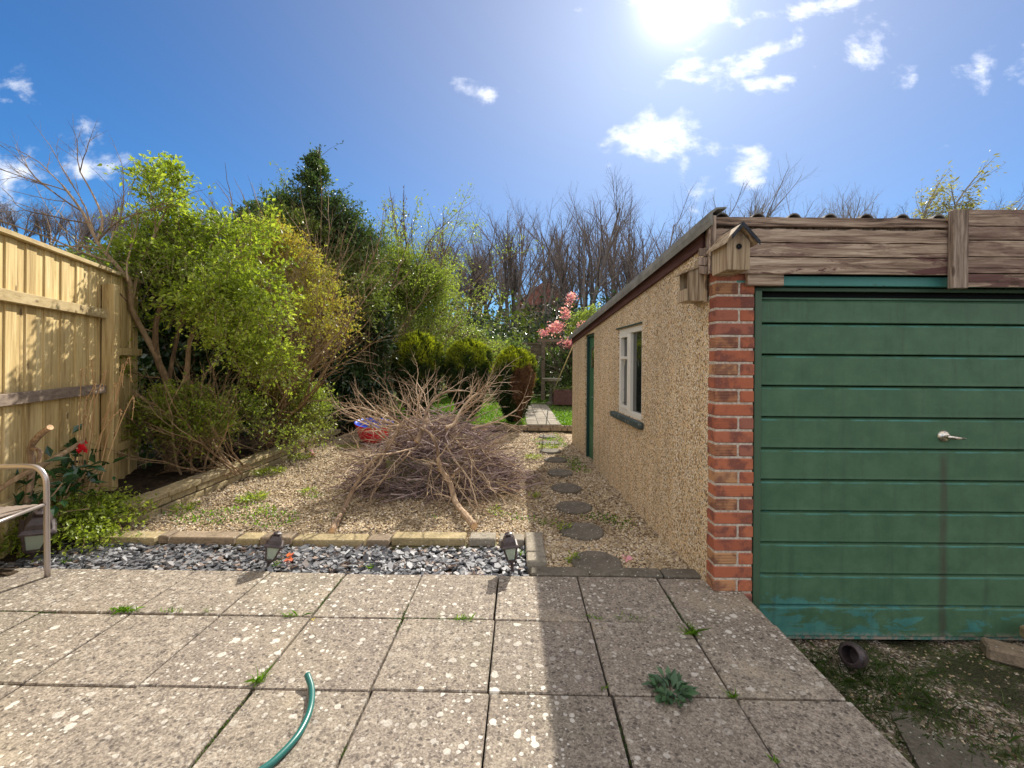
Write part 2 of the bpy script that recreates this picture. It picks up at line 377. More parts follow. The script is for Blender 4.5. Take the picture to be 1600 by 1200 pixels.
def mossfn(n):
    o = n.obj(); a = n.noise(o, 3.2, 5, .65); b = n.noise(o, 40, 5, .7); v = n.n.new('ShaderNodeTexVoronoi'); n.put(v.inputs['Vector'], o); v.inputs['Scale'].default_value = 85
    s_ = n.n.new('ShaderNodeSeparateColor'); n.put(s_.inputs[0], v.outputs['Color'])
    st = n.ramp(s_.outputs[0], [(0, (.06, .045, .035)), (.5, (.22, .17, .12)), (.85, (.40, .33, .25)), (1, (.65, .6, .52))])
    ms = n.ramp(b, [(.3, (.022, .03, .010)), (.55, (.06, .085, .02)), (.75, (.13, .17, .04))])
    f = n.step(n.math('ADD', n.math('MULTIPLY', a, .7), n.math('MULTIPLY', b, .3)), .43, .56)
    c = n.mix(f, st, ms); c = n.mix(n.math('MULTIPLY', n.step(n.noise(o, 1.6, 3), .5, .64), .6), c, (.05, .035, .03))
    return pbr(n, c, .95, n.bump(n.math('ADD', b, n.math('MULTIPLY', n.math('SUBTRACT', 1.0, v.outputs['Distance']), .6)), .9, .02), spec=.2)
mat('moss_ground', mossfn)
def turffn(n):
    o = n.obj(); m = n.noise(o, 1.2, 6, .7); b = n.noise(o, 30, 5, .7)
    c = n.ramp(n.math('ADD', n.math('MULTIPLY', m, .5), n.math('MULTIPLY', b, .5)), [(.3, (.03, .03, .012)), (.5, (.07, .10, .02)), (.7, (.12, .17, .035))])
    return pbr(n, c, .95, n.bump(b, .8, .03), spec=.2)
mat('turf', turffn)
def woodland(n):
    o = n.obj(); m = n.noise(o, .35, 7, .7); b = n.noise(o, 6, 6, .75)
    c = n.ramp(n.math('ADD', n.math('MULTIPLY', m, .4), n.math('MULTIPLY', b, .6)), [(.3, (.02, .016, .012)), (.5, (.055, .045, .03)), (.62, (.09, .085, .04)), (.75, (.16, .12, .09))])
    return pbr(n, c, .95, n.bump(b, 1, .3), spec=.1)
mat('woodland_floor', woodland)
def dashfn(n):
    o = n.obj(); w1 = n.vmath('ADD', o, n.vmath('MULTIPLY', n.noise(o, 60, 2, out=1), (.004, .004, .004)))
    v = n.n.new('ShaderNodeTexVoronoi'); n.put(v.inputs['Vector'], w1); v.inputs['Scale'].default_value = 98
    s_ = n.n.new('ShaderNodeSeparateColor'); n.put(s_.inputs[0], v.outputs['Color'])
    c = n.ramp(s_.outputs[0], [(0, (.10, .06, .035)), (.14, (.40, .25, .12)), (.3, (.80, .56, .30)), (.6, (.92, .70, .42)), (.8, (.70, .56, .40)), (.88, (.96, .84, .64)), (1, (.97, .90, .76))])
    e = n.step(v.outputs['Distance'], .38, .62)
    c = n.mix(n.math('MULTIPLY', e, .5), c, (.26, .185, .10))
    big = n.noise(n.scale(o, (1, 1, .5)), 1.3, 5, .6); c = n.mix(n.math('MULTIPLY', n.step(big, .45, .7), .28), c, (.22, .16, .10))
    # grime that has splashed on the lowest courses
    z = n.n.new('ShaderNodeSeparateXYZ'); n.put(z.inputs[0], o)
    g = n.math('MULTIPLY', n.step(n.math('ADD', z.outputs[2], n.math('MULTIPLY', n.noise(o, 5, 4), .3)), .32, .12), .5)
    c = n.mix(g, c, (.16, .13, .075))
    return pbr(n, c, .85, n.bump(n.math('SUBTRACT', 1.0, v.outputs['Distance']), .8, .008), spec=.3)
mat('pebbledash', dashfn)
def brickfn(n):
    o = n.obj(); r = n.attr('rnd'); f = n.noise(o, 80, 5, .7); m = n.noise(o, 12, 5, .6)
    c = n.ramp(r, [(0, (.14, .045, .04)), (.2, (.37, .115, .062)), (.45, (.46, .15, .075)), (.62, (.30, .115, .085)), (.8, (.42, .17, .09)), (1, (.50, .27, .13))])
    c = n.mix(n.math('MULTIPLY', n.step(m, .44, .62), .7), c, (.13, .055, .05))
    c = n.mix(n.math('MULTIPLY', n.step(f, .58, .75), .5), c, (.60, .36, .22))
    t = n.attr('tint')      # combed faces
    z = n.n.new('ShaderNodeSeparateXYZ'); n.put(z.inputs[0], o)
    comb = n.math('MULTIPLY', n.math('SINE', n.math('MULTIPLY', z.outputs[2], 2*math.pi/.0085)), t)
    h = n.math('ADD', n.math('MULTIPLY', f, .8), n.math('MULTIPLY', comb, .6))
    c = n.mix(n.math('MULTIPLY', n.math('MAXIMUM', n.math('MULTIPLY', comb, -1), 0), .35), c, (.12, .05, .03))
    return pbr(n, c, .9, n.bump(h, .6, .004), spec=.2)
mat('brick', brickfn)
mat('mortar', lambda n: (lambda o: pbr(n, n.ramp(n.noise(o, 70, 5, .7), [(.3, (.28, .22, .16)), (.6, (.62, .54, .44)), (.8, (.78, .70, .6))]), .95, n.bump(n.noise(o, 60, 5, .7), .8, .006)))(n.obj()))
def woodfn(axis, stops, paint=None, paintamt=.5, rough=.85, str_=.5, sc=1.0):
    def fn(n):
        o = n.obj(); r = n.attr('rnd'); s_ = [26*sc]*3; s_[axis] = 1.6*sc
        off = n.n.new('ShaderNodeCombineXYZ'); 
        for i in range(3): n.put(off.inputs[i], n.math('MULTIPLY', r, 13.7+i*3))
        p = n.vmath('ADD', n.scale(o, tuple(s_)), off.outputs[0])
        g = n.noise(p, 1.6, 8, .68, .6); g2 = n.noise(p, .5, 4, .6, .3)
        c = n.ramp(n.math('ADD', n.math('MULTIPLY', g, .7), n.math('MULTIPLY', g2, .3)), stops)
        c = n.mix(n.math('MULTIPLY', r, .35), c, n.mix(1.0, c, (.55, .5, .5), 'MULTIPLY'))
        if paint:
            q = [7*sc]*3; q[axis] = 1.6*sc; pm = n.noise(n.vmath('ADD', n.scale(o, tuple(q)), off.outputs[0]), 1.4, 7, .7, .4)
            msk = n.step(n.math('ADD', n.math('MULTIPLY', pm, .8), n.math('MULTIPLY', g, .35)), 1.05-paintamt, 1.10-paintamt)
            c = n.mix(n.math('MULTIPLY', msk, n.step(n.attr('tint'), .0, 1.0)), c, paint)
        # knots
        kv = n.voro(n.vmath('ADD', n.scale(o, tuple(4.5 if i != axis else 1.8 for i in range(3))), off.outputs[0]), 1.5)
        c = n.mix(n.math('MULTIPLY', n.step(n.math('SUBTRACT', .11, kv), 0, .05), .7), c, (.06, .035, .02))
        return pbr(n, c, rough, n.bump(g, str_, .006), spec=.25)
    return fn
mat('fence_wood', woodfn(2, [(.34, (.26, .17, .065)), (.46, (.50, .37, .16)), (.56, (.64, .50, .24)), (.7, (.76, .63, .36))], str_=.4, sc=.7))
mat('fence_rail', woodfn(1, [(.3, (.24, .17, .08)), (.5, (.46, .36, .18)), (.8, (.64, .54, .33))], str_=.3, sc=.7))
mat('rail_grey', woodfn(1, [(.3, (.10, .075, .055)), (.5, (.22, .17, .13)), (.8, (.38, .31, .24))], str_=.4))
mat('old_board', woodfn(0, [(.37, (.035, .022, .016)), (.45, (.23, .155, .11)), (.54, (.46, .345, .25)), (.66, (.72, .58, .44))], paint=(.12, .055, .05), paintamt=.475, str_=1.0))
mat('old_post', woodfn(2, [(.37, (.06, .04, .03)), (.47, (.23, .17, .125)), (.56, (.40, .31, .24)), (.68, (.56, .46, .36))], str_=1.0))
mat('birdbox_wood', woodfn(2, [(.36, (.10, .065, .035)), (.46, (.32, .23, .14)), (.55, (.48, .37, .24)), (.68, (.64, .53, .38))], str_=.8))
mat('barge_wood', woodfn(1, [(.3, (.05, .022, .02)), (.5, (.11, .052, .045)), (.8, (.20, .12, .10))], str_=.7))
def feltfn(n):
    o = n.obj(); return pbr(n, n.ramp(n.noise(o, 90, 4, .7), [(.3, (.012, .015, .02)), (.7, (.06, .065, .075))]), .95, n.bump(n.noise(o, 150, 3), .6, .003))
mat('felt', feltfn)
def doorfn(n):
    o = n.obj(); s_ = n.n.new('ShaderNodeSeparateXYZ'); n.put(s_.inputs[0], o)
    X, Z = s_.outputs[0], s_.outputs[2]     # origin at the door's lower hinge corner
    f = n.noise(o, 9, 5, .6); fi = n.noise(o, 140, 3, .6)
    c = n.ramp(n.math('ADD', n.math('MULTIPLY', f, .7), n.math('MULTIPLY', fi, .3)), [(.3, (.044, .105, .055)), (.6, (.070, .150, .080)), (.8, (.098, .185, .105))])
    # worn-through teal paint, mostly low and towards the hinge side
    low = n.step(Z, .42, .0); left = n.math('MULTIPLY', n.step(X, .9, .0), n.step(Z, 1.25, .3))
    fold = n.math('FRACT', n.math('DIVIDE', n.math('SUBTRACT', Z, .02), .178))
    edge = n.step(n.math('ABSOLUTE', n.math('SUBTRACT', fold, .93)), .10, .0)
    w_ = n.math('ADD', n.math('ADD', n.math('MULTIPLY', low, .25), n.math('MULTIPLY', left, .12)), n.math('ADD', n.math('MULTIPLY', edge, .12), n.noise(n.scale(o, (3, 3, 7)), 1.8, 7, .68, .5)))
    wm = n.step(w_, .74, .80)
    c = n.mix(n.math('MULTIPLY', wm, .8), c, n.ramp(f, [(.3, (.035, .16, .15)), (.7, (.075, .25, .22))]))
    # run below the handle and faint grime
    line = n.math('MULTIPLY', n.step(n.math('ABSOLUTE', n.math('SUBTRACT', fold, .845)), .035, .01), n.step(n.noise(n.scale(o, (2.2, 1, 5)), 2.2, 5, .7), .40, .60))
    c = n.mix(n.math('MULTIPLY', line, .75), c, (.075, .27, .24))
    c = n.mix(n.math('MULTIPLY', n.step(n.noise(n.scale(o, (11, 1, .9)), 1.6, 6, .65), .50, .75), .38), c, (.034, .052, .034))
    c = n.mix(n.math('MULTIPLY', n.step(n.noise(n.scale(o, (1.2, 1, 26)), 3, 5, .7), .60, .72), .30), c, (.14, .20, .15))
    st = n.math('MULTIPLY', n.step(n.math('ABSOLUTE', n.math('SUBTRACT', n.math('ADD', X, n.math('MULTIPLY', n.noise(o, 6, 3), .02)), 1.055)), .035, .005), n.step(Z, 1.13, 1.0))
    c = n.mix(n.math('MULTIPLY', n.math('MULTIPLY', st, n.noise(n.scale(o, (30, 1, 3)), 2, 4)), 1.1), c, (.06, .05, .035))
    dirt = n.math('MULTIPLY', n.step(Z, .05, .0), n.step(n.noise(o, 30, 5, .7), .42, .58)); c = n.mix(dirt, c, (.30, .25, .20))
    return pbr(n, c, .5, n.bump(n.noise(o, 200, 2), .12, .001), spec=.35)
mat('door_green', doorfn)
def paintfn(col, wear=(.2, .15, .1), amt=.62, rough=.5, sc=14):
    def fn(n):
        o = n.obj(); f = n.noise(o, sc, 6, .7); c = n.mix(n.math('MULTIPLY', n.noise(o, 4, 3), .5), col, tuple(x*.6 for x in col))
        c = n.mix(n.step(f, amt, amt+.05), c, wear); return pbr(n, c, rough, n.bump(f, .2, .002))
    return fn
mat('green_paint', paintfn((.062, .115, .065), (.07, .23, .2), .66)); mat('teal_paint', paintfn((.07, .27, .235), (.05, .12, .08), .62))
mat('side_door_green', paintfn((.05, .15, .075), (.05, .12, .08), .7)); mat('dark_green_frame', paintfn((.018, .055, .045), (.05, .05, .04), .68))
mat('white_paint', paintfn((.80, .76, .66), (.30, .26, .20), .64, .5, 24)); mat('slate_sill', paintfn((.05, .07, .065), (.20, .22, .19), .56, .6, 20))
mat('glass', lambda n: pbr(n, (.015, .018, .018), .03, n.bump(n.noise(n.obj(), 3, 2), .03, .02), spec=1.0))
mat('dark_void', lambda n: pbr(n, (.01, .01, .01), .9))
mat('cane_wood', lambda n: pbr(n, n.ramp(n.noise(n.obj(), 9, 3), [(.3, (.45, .35, .18)), (.7, (.68, .58, .34))]), .5))
mat('verge', lambda n: (lambda o: pbr(n, n.ramp(n.noise(o, 9, 6, .7), [(.3, (.13, .125, .105)), (.6, (.24, .23, .20)), (.8, (.34, .33, .29))]), .8, n.bump(n.noise(o, 40, 4), .3, .004)))(n.obj()))
mat('asbestos', lambda n: (lambda o: pbr(n, n.ramp(n.noise(o, 7, 6, .7), [(.3, (.10, .09, .085)), (.6, (.26, .24, .22)), (.8, (.36, .34, .30))]), .9, n.bump(n.noise(o, 50, 4), .4, .004)))(n.obj()))
mat('chrome', lambda n: pbr(n, n.ramp(n.noise(n.obj(), 60, 4), [(.4, (.72, .70, .64)), (.6, (.5, .42, .32))]), .3, metal=1.0))
mat('chair_metal', lambda n: pbr(n, (.46, .41, .39), .30, n.bump(n.noise(n.obj(), 40, 3), .05, .002), metal=.75))
mat('chair_fabric', lambda n: pbr(n, n.ramp(n.noise(n.scale(n.obj(), (1, 1, 1)), 200, 2), [(.3, (.17, .135, .11)), (.7, (.30, .25, .21))]), .8))
mat('black_plastic', lambda n: pbr(n, n.ramp(n.noise(n.obj(), 30, 4), [(.35, (.035, .025, .026)), (.7, (.085, .062, .06))]), .38, spec=.5))
def lampglass(n):
    g = n.n.new('ShaderNodeBsdfPrincipled'); g.inputs['Base Color'].default_value = (.62, .70, .58, 1); g.inputs['Roughness'].default_value = .25; g.inputs['Transmission Weight'].default_value = .55; g.inputs['IOR'].default_value = 1.2
    return g.outputs[0]
mat('lantern_glass', lampglass)
mat('hose', lambda n: pbr(n, (.012, .115, .10), .35, n.bump(n.noise(n.scale(n.obj(), (1, 1, 1)), 120, 2), .1, .002), spec=.5))
mat('red_plastic', lambda n: pbr(n, (.62, .018, .04), .4)); mat('blue_plastic', lambda n: pbr(n, (.012, .07, .50), .4))
def barkfn(a, b, c_, sc=30, lich=0):
    def fn(n):
        o = n.obj(); g = n.noise(n.scale(o, (1, 1, .35)), sc, 6, .7); r = n.attr('rnd')
        c = n.ramp(n.math('ADD', n.math('MULTIPLY', g, .7), n.math('MULTIPLY', r, .3)), [(.3, a), (.5, b), (.72, c_)])
        c = n.mix(n.attr('tint'), c, (.80, .62, .36))
        return pbr(n, c, .85, n.bump(g, .6, .006), spec=.25)
    return fn
mat('bark_shrub', barkfn((.09, .055, .03), (.25, .165, .09), (.42, .31, .19))); mat('bark_dark', barkfn((.035, .025, .02), (.10, .072, .052), (.19, .14, .10)))
mat('bark_pile', barkfn((.14, .09, .06), (.42, .30, .19), (.68, .54, .38))); mat('bark_pile_red', barkfn((.085, .055, .058), (.27, .19, .18), (.56, .45, .40)))
mat('bark_far', barkfn((.075, .062, .056), (.175, .14, .122), (.31, .255, .22), 3)); mat('bark_pale', barkfn((.13, .11, .09), (.26, .23, .19), (.40, .36, .31), 5))
mat('cut_wood', lambda n: pbr(n, n.ramp(n.noise(n.obj(), 60, 4), [(.3, (.40, .22, .11)), (.7, (.72, .52, .30))]), .8))
mat('dry_stem', lambda n: pbr(n, n.ramp(n.attr('rnd'), [(0, (.36, .20, .09)), (1, (.62, .42, .22))]), .8))
leafmat('leaf_lime', [(.0, (.07, .10, .012)), (.35, (.17, .225, .025)), (.6, (.28, .35, .045)), (.85, (.40, .44, .08)), (1, (.55, .56, .18))], .45)
leafmat('leaf_dark', [(.0, (.008, .02, .006)), (.4, (.022, .05, .014)), (.7, (.045, .085, .025)), (1, (.09, .14, .045))], .15, .28, .6)
leafmat('leaf_mid', [(.0, (.035, .05, .012)), (.35, (.09, .12, .025)), (.65, (.16, .205, .045)), (.85, (.19, .23, .06)), (1, (.32, .36, .14))], .35)
leafmat('leaf_fresh', [(.0, (.06, .085, .018)), (.35, (.16, .21, .038)), (.65, (.25, .31, .065)), (1, (.42, .45, .17))], .42)
leafmat('leaf_holly', [(.0, (.015, .028, .012)), (.35, (.045, .08, .028)), (.65, (.095, .145, .045)), (1, (.19, .25, .09))], .32, .4, .4)
leafmat('leaf_rust', [(.0, (.12, .07, .015)), (.3, (.28, .18, .035)), (.5, (.38, .30, .06)), (.7, (.30, .34, .05)), (1, (.50, .48, .14))], .45)
leafmat('leaf_ivy', [(.0, (.02, .04, .012)), (.4, (.07, .12, .03)), (.7, (.17, .22, .08)), (.85, (.42, .46, .26)), (1, (.62, .62, .42))], .3, .35)
leafmat('leaf_camellia', [(.0, (.012, .04, .015)), (.6, (.035, .10, .035)), (1, (.08, .17, .07))], .15, .2, .7)
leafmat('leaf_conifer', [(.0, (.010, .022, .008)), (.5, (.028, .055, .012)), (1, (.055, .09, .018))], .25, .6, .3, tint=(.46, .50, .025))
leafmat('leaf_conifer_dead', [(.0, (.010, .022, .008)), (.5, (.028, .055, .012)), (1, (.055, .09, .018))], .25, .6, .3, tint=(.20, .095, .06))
leafmat('grass', [(.0, (.035, .07, .008)), (.4, (.09, .18, .015)), (.7, (.16, .29, .02)), (1, (.30, .42, .06))], .5)
leafmat('grass_dark', [(.0, (.02, .03, .008)), (.5, (.05, .09, .018)), (1, (.11, .17, .03))], .4)
leafmat('weed_grey', [(.0, (.03, .06, .03)), (.5, (.06, .13, .06)), (1, (.13, .22, .10))], .25)
leafmat('blossom', [(.0, (.34, .08, .20)), (.5, (.60, .24, .38)), (1, (.85, .52, .62))], .45)
leafmat('leaf_brown', [(.0, (.05, .03, .02)), (.5, (.14, .095, .06)), (1, (.28, .21, .13))], .3)
leafmat('petal_red', [(0, (.55, .01, .02)), (1, (.75, .03, .05))], .3); leafmat('petal_pink', [(0, (.75, .25, .42)), (1, (.85, .5, .6))], .4)
leafmat('petal_orange', [(0, (.65, .12, .06)), (1, (.75, .22, .12))], .3); leafmat('petal_yellow', [(0, (.8, .6, .03)), (1, (.85, .7, .05))], .3)
leafmat('leaf_willow', [(.0, (.10, .09, .03)), (.5, (.24, .22, .07)), (1, (.42, .38, .15))], .45)
mat('roof_tile', lambda n: pbr(n, n.ramp(n.noise(n.obj(), 3, 4), [(.3, (.20, .075, .055)), (.7, (.34, .13, .09))]), .9))
mat('house_wall', lambda n: pbr(n, (.28, .15, .12), .9))
mat('shed_wood', woodfn(0, [(.3, (.07, .05, .035)), (.5, (.16, .12, .085)), (.8, (.30, .24, .17))], str_=.5, sc=.6))
M = MATS
def pts(*a): return np.array([tuple(q) for q in a], float)
def curve(ctrl, n=24):
    """Catmull-Rom through control points"""
    p = np.array([tuple(q) for q in ctrl], float); p = np.vstack([2*p[0]-p[1], p, 2*p[-1]-p[-2]]); out = []
    m = len(p)-3
    for i in range(m):
        t = np.linspace(0, 1, max(3, n//m+1), endpoint=(i == m-1))[:, None]
        a, b, c, d = p[i], p[i+1], p[i+2], p[i+3]
        out.append(.5*(2*b+(c-a)*t+(2*a-5*b+4*c-d)*t*t+(3*b-a-3*c+d)*t**3))
    return np.vstack(out)
def struct(o, kind='structure'): o['kind'] = kind; return o

# ================================================================ SETTING
def height(X, Y):
    h = np.where(Y > 8.15, .06+.0*X, -.07)
    h = np.where((X > 1.22) & (Y < 8.15), -.36, h)
    far = np.maximum(Y-17, 0)
    h = h+far*.10+np.maximum(-X-10, 0)*np.clip((Y-6)/25, 0, 1)*.22*np.clip(1-(Y-90)/200, .2, 1)
    h = h+np.where(far > 0, np.sin(X*.21+1)*.35*np.clip(far/10, 0, 1), 0)
    return np.minimum(h, 19+.02*np.abs(X))
xs = np.unique(np.concatenate([np.linspace(-900, -60, 15), np.linspace(-60, 60, 61), np.linspace(60, 900, 15), [1.2, 1.24]]))
ys = np.unique(np.concatenate([[-60, -20, -6], np.linspace(-4, 8.12, 12), [8.18], np.linspace(9, 17, 8), np.linspace(18, 90, 37), np.linspace(100, 1500, 16)]))
XX, YY = np.meshgrid(xs, ys); ZZ = height(XX, YY)
nx = len(xs); i, j = np.meshgrid(np.arange(len(ys)-1), np.arange(nx-1), indexing='ij'); q = i*nx+j
m = MB().add(np.stack([XX, YY, ZZ], -1).reshape(-1, 3), np.stack([q, q+1, q+nx+1, q+nx], -1).reshape(-1, 4))
struct(m.build('ground', M['woodland_floor'], origin=(0, 0, 0), smooth=True))

# patio of square slabs (its rows run a touch out of true)
Y0 = 2.668; ROWS = [0, .463, .951, 1.425, 1.89, 2.35, 2.81, 3.27, 3.73, 4.19]
XL = [-.093-.4545*k for k in range(12, 0, -1)]+[-.093, .375, .843, 1.279]; X0 = XL[0]
def patio_y(row, X): return Y0-ROWS[row]-.016*(X+.1)
m = MB()
for row in range(0, 9):
    for col in range(len(XL)-1):
        xa, xb = XL[col], XL[col+1]
        shift = (-.0, .0, .0)[row % 3]
        g = .0045; dz = rng.normal()*.0022; tl = rng.normal(size=2)*.0012
        cx, yt, yb = (xa+xb)/2, patio_y(row, (xa+xb)/2), patio_y(row+1, (xa+xb)/2)
        rot = Matrix.Rotation(-.016+rng.normal()*.003, 3, 'Z') @ Matrix.Rotation(tl[0]*2, 3, 'X') @ Matrix.Rotation(tl[1]*2, 3, 'Y')
        m.box((cx+rng.normal()*.0012, (yt+yb)/2+rng.normal()*.0012, -.022+dz), (xb-xa-2*g, yt-yb-2*g-.001, .044), rot, .0045)
struct(m.build('patio', M['slab'], origin=(0, 0, 0)))
m = MB().box(((X0+1.262)/2, (2.62-1.58)/2, -.205), (1.262-X0, 4.2, .31), None, .01)
struct(m.build('patio_bedding', M['soil'], origin=(0, 0, 0)))
# the two courses of concrete edging beyond the patio, on the path side
m = MB(); x = .10
for L in (.36, .44, .25):
    m.box((x+L/2, 2.733-.014*x, -.03), (L-.008, .10, .062), Matrix.Rotation(-.016, 3, 'Z'), .008); x += L
struct(m.build('patio_kerb', M['concrete_dark'], origin=(0, 0, 0)))
m = MB()
for ya, L in ((2.788, .14), (2.933, .34)):
    m.box((.145, ya+L/2, -.015), (.125, L-.006, .09), None, .008)
struct(m.build('path_kerb', M['concrete'], origin=(0, 0, 0)))
# driveway by the garage door
m = MB(); n_ = 46
gx = np.linspace(1.258, 4.6, n_); gy = np.linspace(-2.4, 2.60, 60); A, B = np.meshgrid(gx, gy)
Zz = -.318+.010*np.sin(A*7+B*3)+.008*np.sin(B*11-A*5)-.018*np.clip((1.2-B), 0, 3)
i, j = np.meshgrid(np.arange(59), np.arange(n_-1), indexing='ij'); q = i*n_+j
m.add(np.stack([A, B, Zz], -1).reshape(-1, 3), np.stack([q, q+1, q+n_+1, q+n_], -1).reshape(-1, 4))
struct(m.build('driveway', M['moss_ground'], origin=(0, 0, 0), smooth=True))
def drive_z(x, y): return -.318+.010*math.sin(x*7+y*3)+.008*math.sin(y*11-x*5)-.018*min(max(1.2-y, 0), 3)
# gravel bed, slate bed, soil of the raised bed
def sheet(name, x0, x1, y0, y1, z, matn, amp=.006, n=50):
    gx = np.linspace(x0, x1, n); gy = np.linspace(y0, y1, n); A, B = np.meshgrid(gx, gy)
    Z = z+amp*(np.sin(A*9+B*4)+np.sin(B*13-A*6))+amp*.5*np.sin(A*31)*np.sin(B*27)
    i, j = np.meshgrid(np.arange(n-1), np.arange(n-1), indexing='ij'); q = i*n+j
    return struct(MB().add(np.stack([A, B, Z], -1).reshape(-1, 3), np.stack([q, q+1, q+n+1, q+n], -1).reshape(-1, 4)).build(name, M[matn], origin=(0, 0, 0), smooth=True))
sheet('gravel_path', -3.0, 1.16, 2.70, 8.24, -.022, 'gravel_base', .005, 90)
sheet('slate_bed_ground', -3.9, .09, 2.62, 3.16, -.050, 'soil', .003)
# gravel path sheet is kept off the slate bed by lying lower there
g = bpy.data.objects['gravel_path'].data
co = np.empty(len(g.vertices)*3, np.float32); g.vertices.foreach_get('co', co); co = co.reshape(-1, 3)
co[(co[:, 0] < .10) & (co[:, 1] < 3.19), 2] = -.064; g.vertices.foreach_set('co', co.ravel()); g.update()
sheet('bed_soil', -6.2, -2.95, 3.35, 9.0, .10, 'soil', .014)
sheet('bank_soil', -5.6, -2.9, 2.60, 3.55, -.02, 'soil', .02)
gr = MB(); N1 = 46000
yy_ = 3.13+(8.2-3.13)*rng.random(N1)**1.5; xx_ = -2.95+4.1*rng.random(N1)
wx = 1.12-.0436*(yy_-2.59); k = (xx_ < wx) & ~((xx_ < .10) & (yy_ < 3.20))
gr.stones(np.stack([xx_, yy_, -.018+.007*rng.random(N1)+.004*np.sin(xx_*9+yy_*4)], 1)[k], .019)
x2 = .20+.9*rng.random(5000); y2 = 2.78+.5*rng.random(5000); k = x2 < 1.12-.0436*(y2-2.59)
gr.stones(np.stack([x2, y2, -.018+.006*rng.random(5000)], 1)[k], .018)
struct(gr.build('gravel', M['gravel'], origin=(0, 0, 0)), 'stuff')
sl_ = MB(); n_ = 3300; sx_ = -3.7+3.78*rng.random(n_); sy_ = 2.68+.42*rng.random(n_)
layer = rng.random(n_); sl_.chips(np.stack([sx_, sy_, -.050+.034*layer], 1), .052)
k_ = 900; sl_.chips(np.stack([-3.7+3.78*rng.random(k_), 2.68+.42*rng.random(k_), np.full(k_, -.012)+.006*rng.random(k_)], 1), .034)
struct(sl_.build('slate_chippings', M['slate'], origin=(0, 0, 0)), 'stuff')
# stones, moss and grass of the driveway
dr = MB(); n_ = 7000; x = 1.27+3.0*rng.random(n_); y = .1+2.45*rng.random(n_)
keep = (rng.random(n_) < .30+.7*(np.clip((x-1.9)/1.2, 0, 1)))
z = np.array([drive_z(a, b) for a, b in zip(x, y)]); dr.stones(np.stack([x, y, z+.001], 1)[keep], .013, .6)
struct(dr.build('driveway_gravel', M['gravel'], origin=(0, 0, 0)), 'stuff')
dg = MB()
def field(n, cx, cy, rx, ry): return cx+rng.normal(size=n)*rx, cy+rng.normal(size=n)*ry
for cx, cy, rx, ry, n_, h in ((1.75, 2.25, .20, .14, 900, .055), (1.62, 2.0, .22, .15, 800, .04), (2.1, 1.95, .20, .25, 600, .03), (1.45, 2.35, .12, .08, 260, .05), (1.9, 1.6, .3, .2, 500, .022), (2.4, 1.6, .3, .2, 300, .02)):
    x, y = field(n_, cx, cy, rx, ry); k = (x > 1.275) & (y < 2.5); x, y = x[k], y[k]
    dg.blades(np.stack([x, y, np.array([drive_z(a, b) for a, b in zip(x, y)])], 1), h, .0022, .8)
struct(dg.build('driveway_grass', M['grass_dark'], origin=(0, 0, 0)), 'stuff')
# lawn beyond the gravel, one step up
m = MB(); nxx, nyy = 60, 60; gx = np.linspace(-6.5, 6.5, nxx); gy = np.linspace(8.24, 17.5, nyy); A, B = np.meshgrid(gx, gy)
i, j = np.meshgrid(np.arange(nyy-1), np.arange(nxx-1), indexing='ij'); q = i*nxx+j
m.add(np.stack([A, B, .10+.012*np.sin(A*3)*np.sin(B*2.3)], -1).reshape(-1, 3), np.stack([q, q+1, q+nxx+1, q+nxx], -1).reshape(-1, 4))
struct(m.build('lawn', M['turf'], origin=(0, 0, 0), smooth=True))
lw = MB(); n_ = 42000; x = -3.3+4.8*rng.random(n_); y = 8.27+7.0*rng.random(n_)**1.4
pathm = (x > .20) & (x < .86) & (y < 13); bare = (x > .86) & (y > 10.5) & (rng.random(n_) < .85)
k = ~pathm & ~bare
lw.blades(np.stack([x, y, 0*x+.095], 1)[k], .075, .0055, .5)
struct(lw.build('lawn_grass', M['grass'], origin=(0, 0, 0)), 'stuff')
# brick-edged step and the paved path up the lawn
m = MB(); Xp = .22
for r_ in range(13):
    for c_ in range(3):
        m.box((Xp+.105+c_*.215+(.0 if r_ % 2 else .0), 8.36+r_*.30, .098+rng.normal()*.002), (.209, .292, .05), Matrix.Rotation(rng.normal()*.006, 3, 'Z'), .005)
struct(m.build('paved_path', M['concrete'], origin=(0, 0, 0)))
m = MB(); x = -2.9
while x < .98:
    L = .21 if rng.random() < .8 else .10
    zt = .04 if not (.20 < x < .80) else .035
    m.box((x+L/2, 8.21, -.005+zt/2), (L-.01, .10, .11), None, .006); m.box((x+L/2+.05, 8.235, .077), (L-.01, .10, .05), None, .006); x += L
struct(m.build('step_kerb', M['brick_block'], origin=(0, 0, 0)))

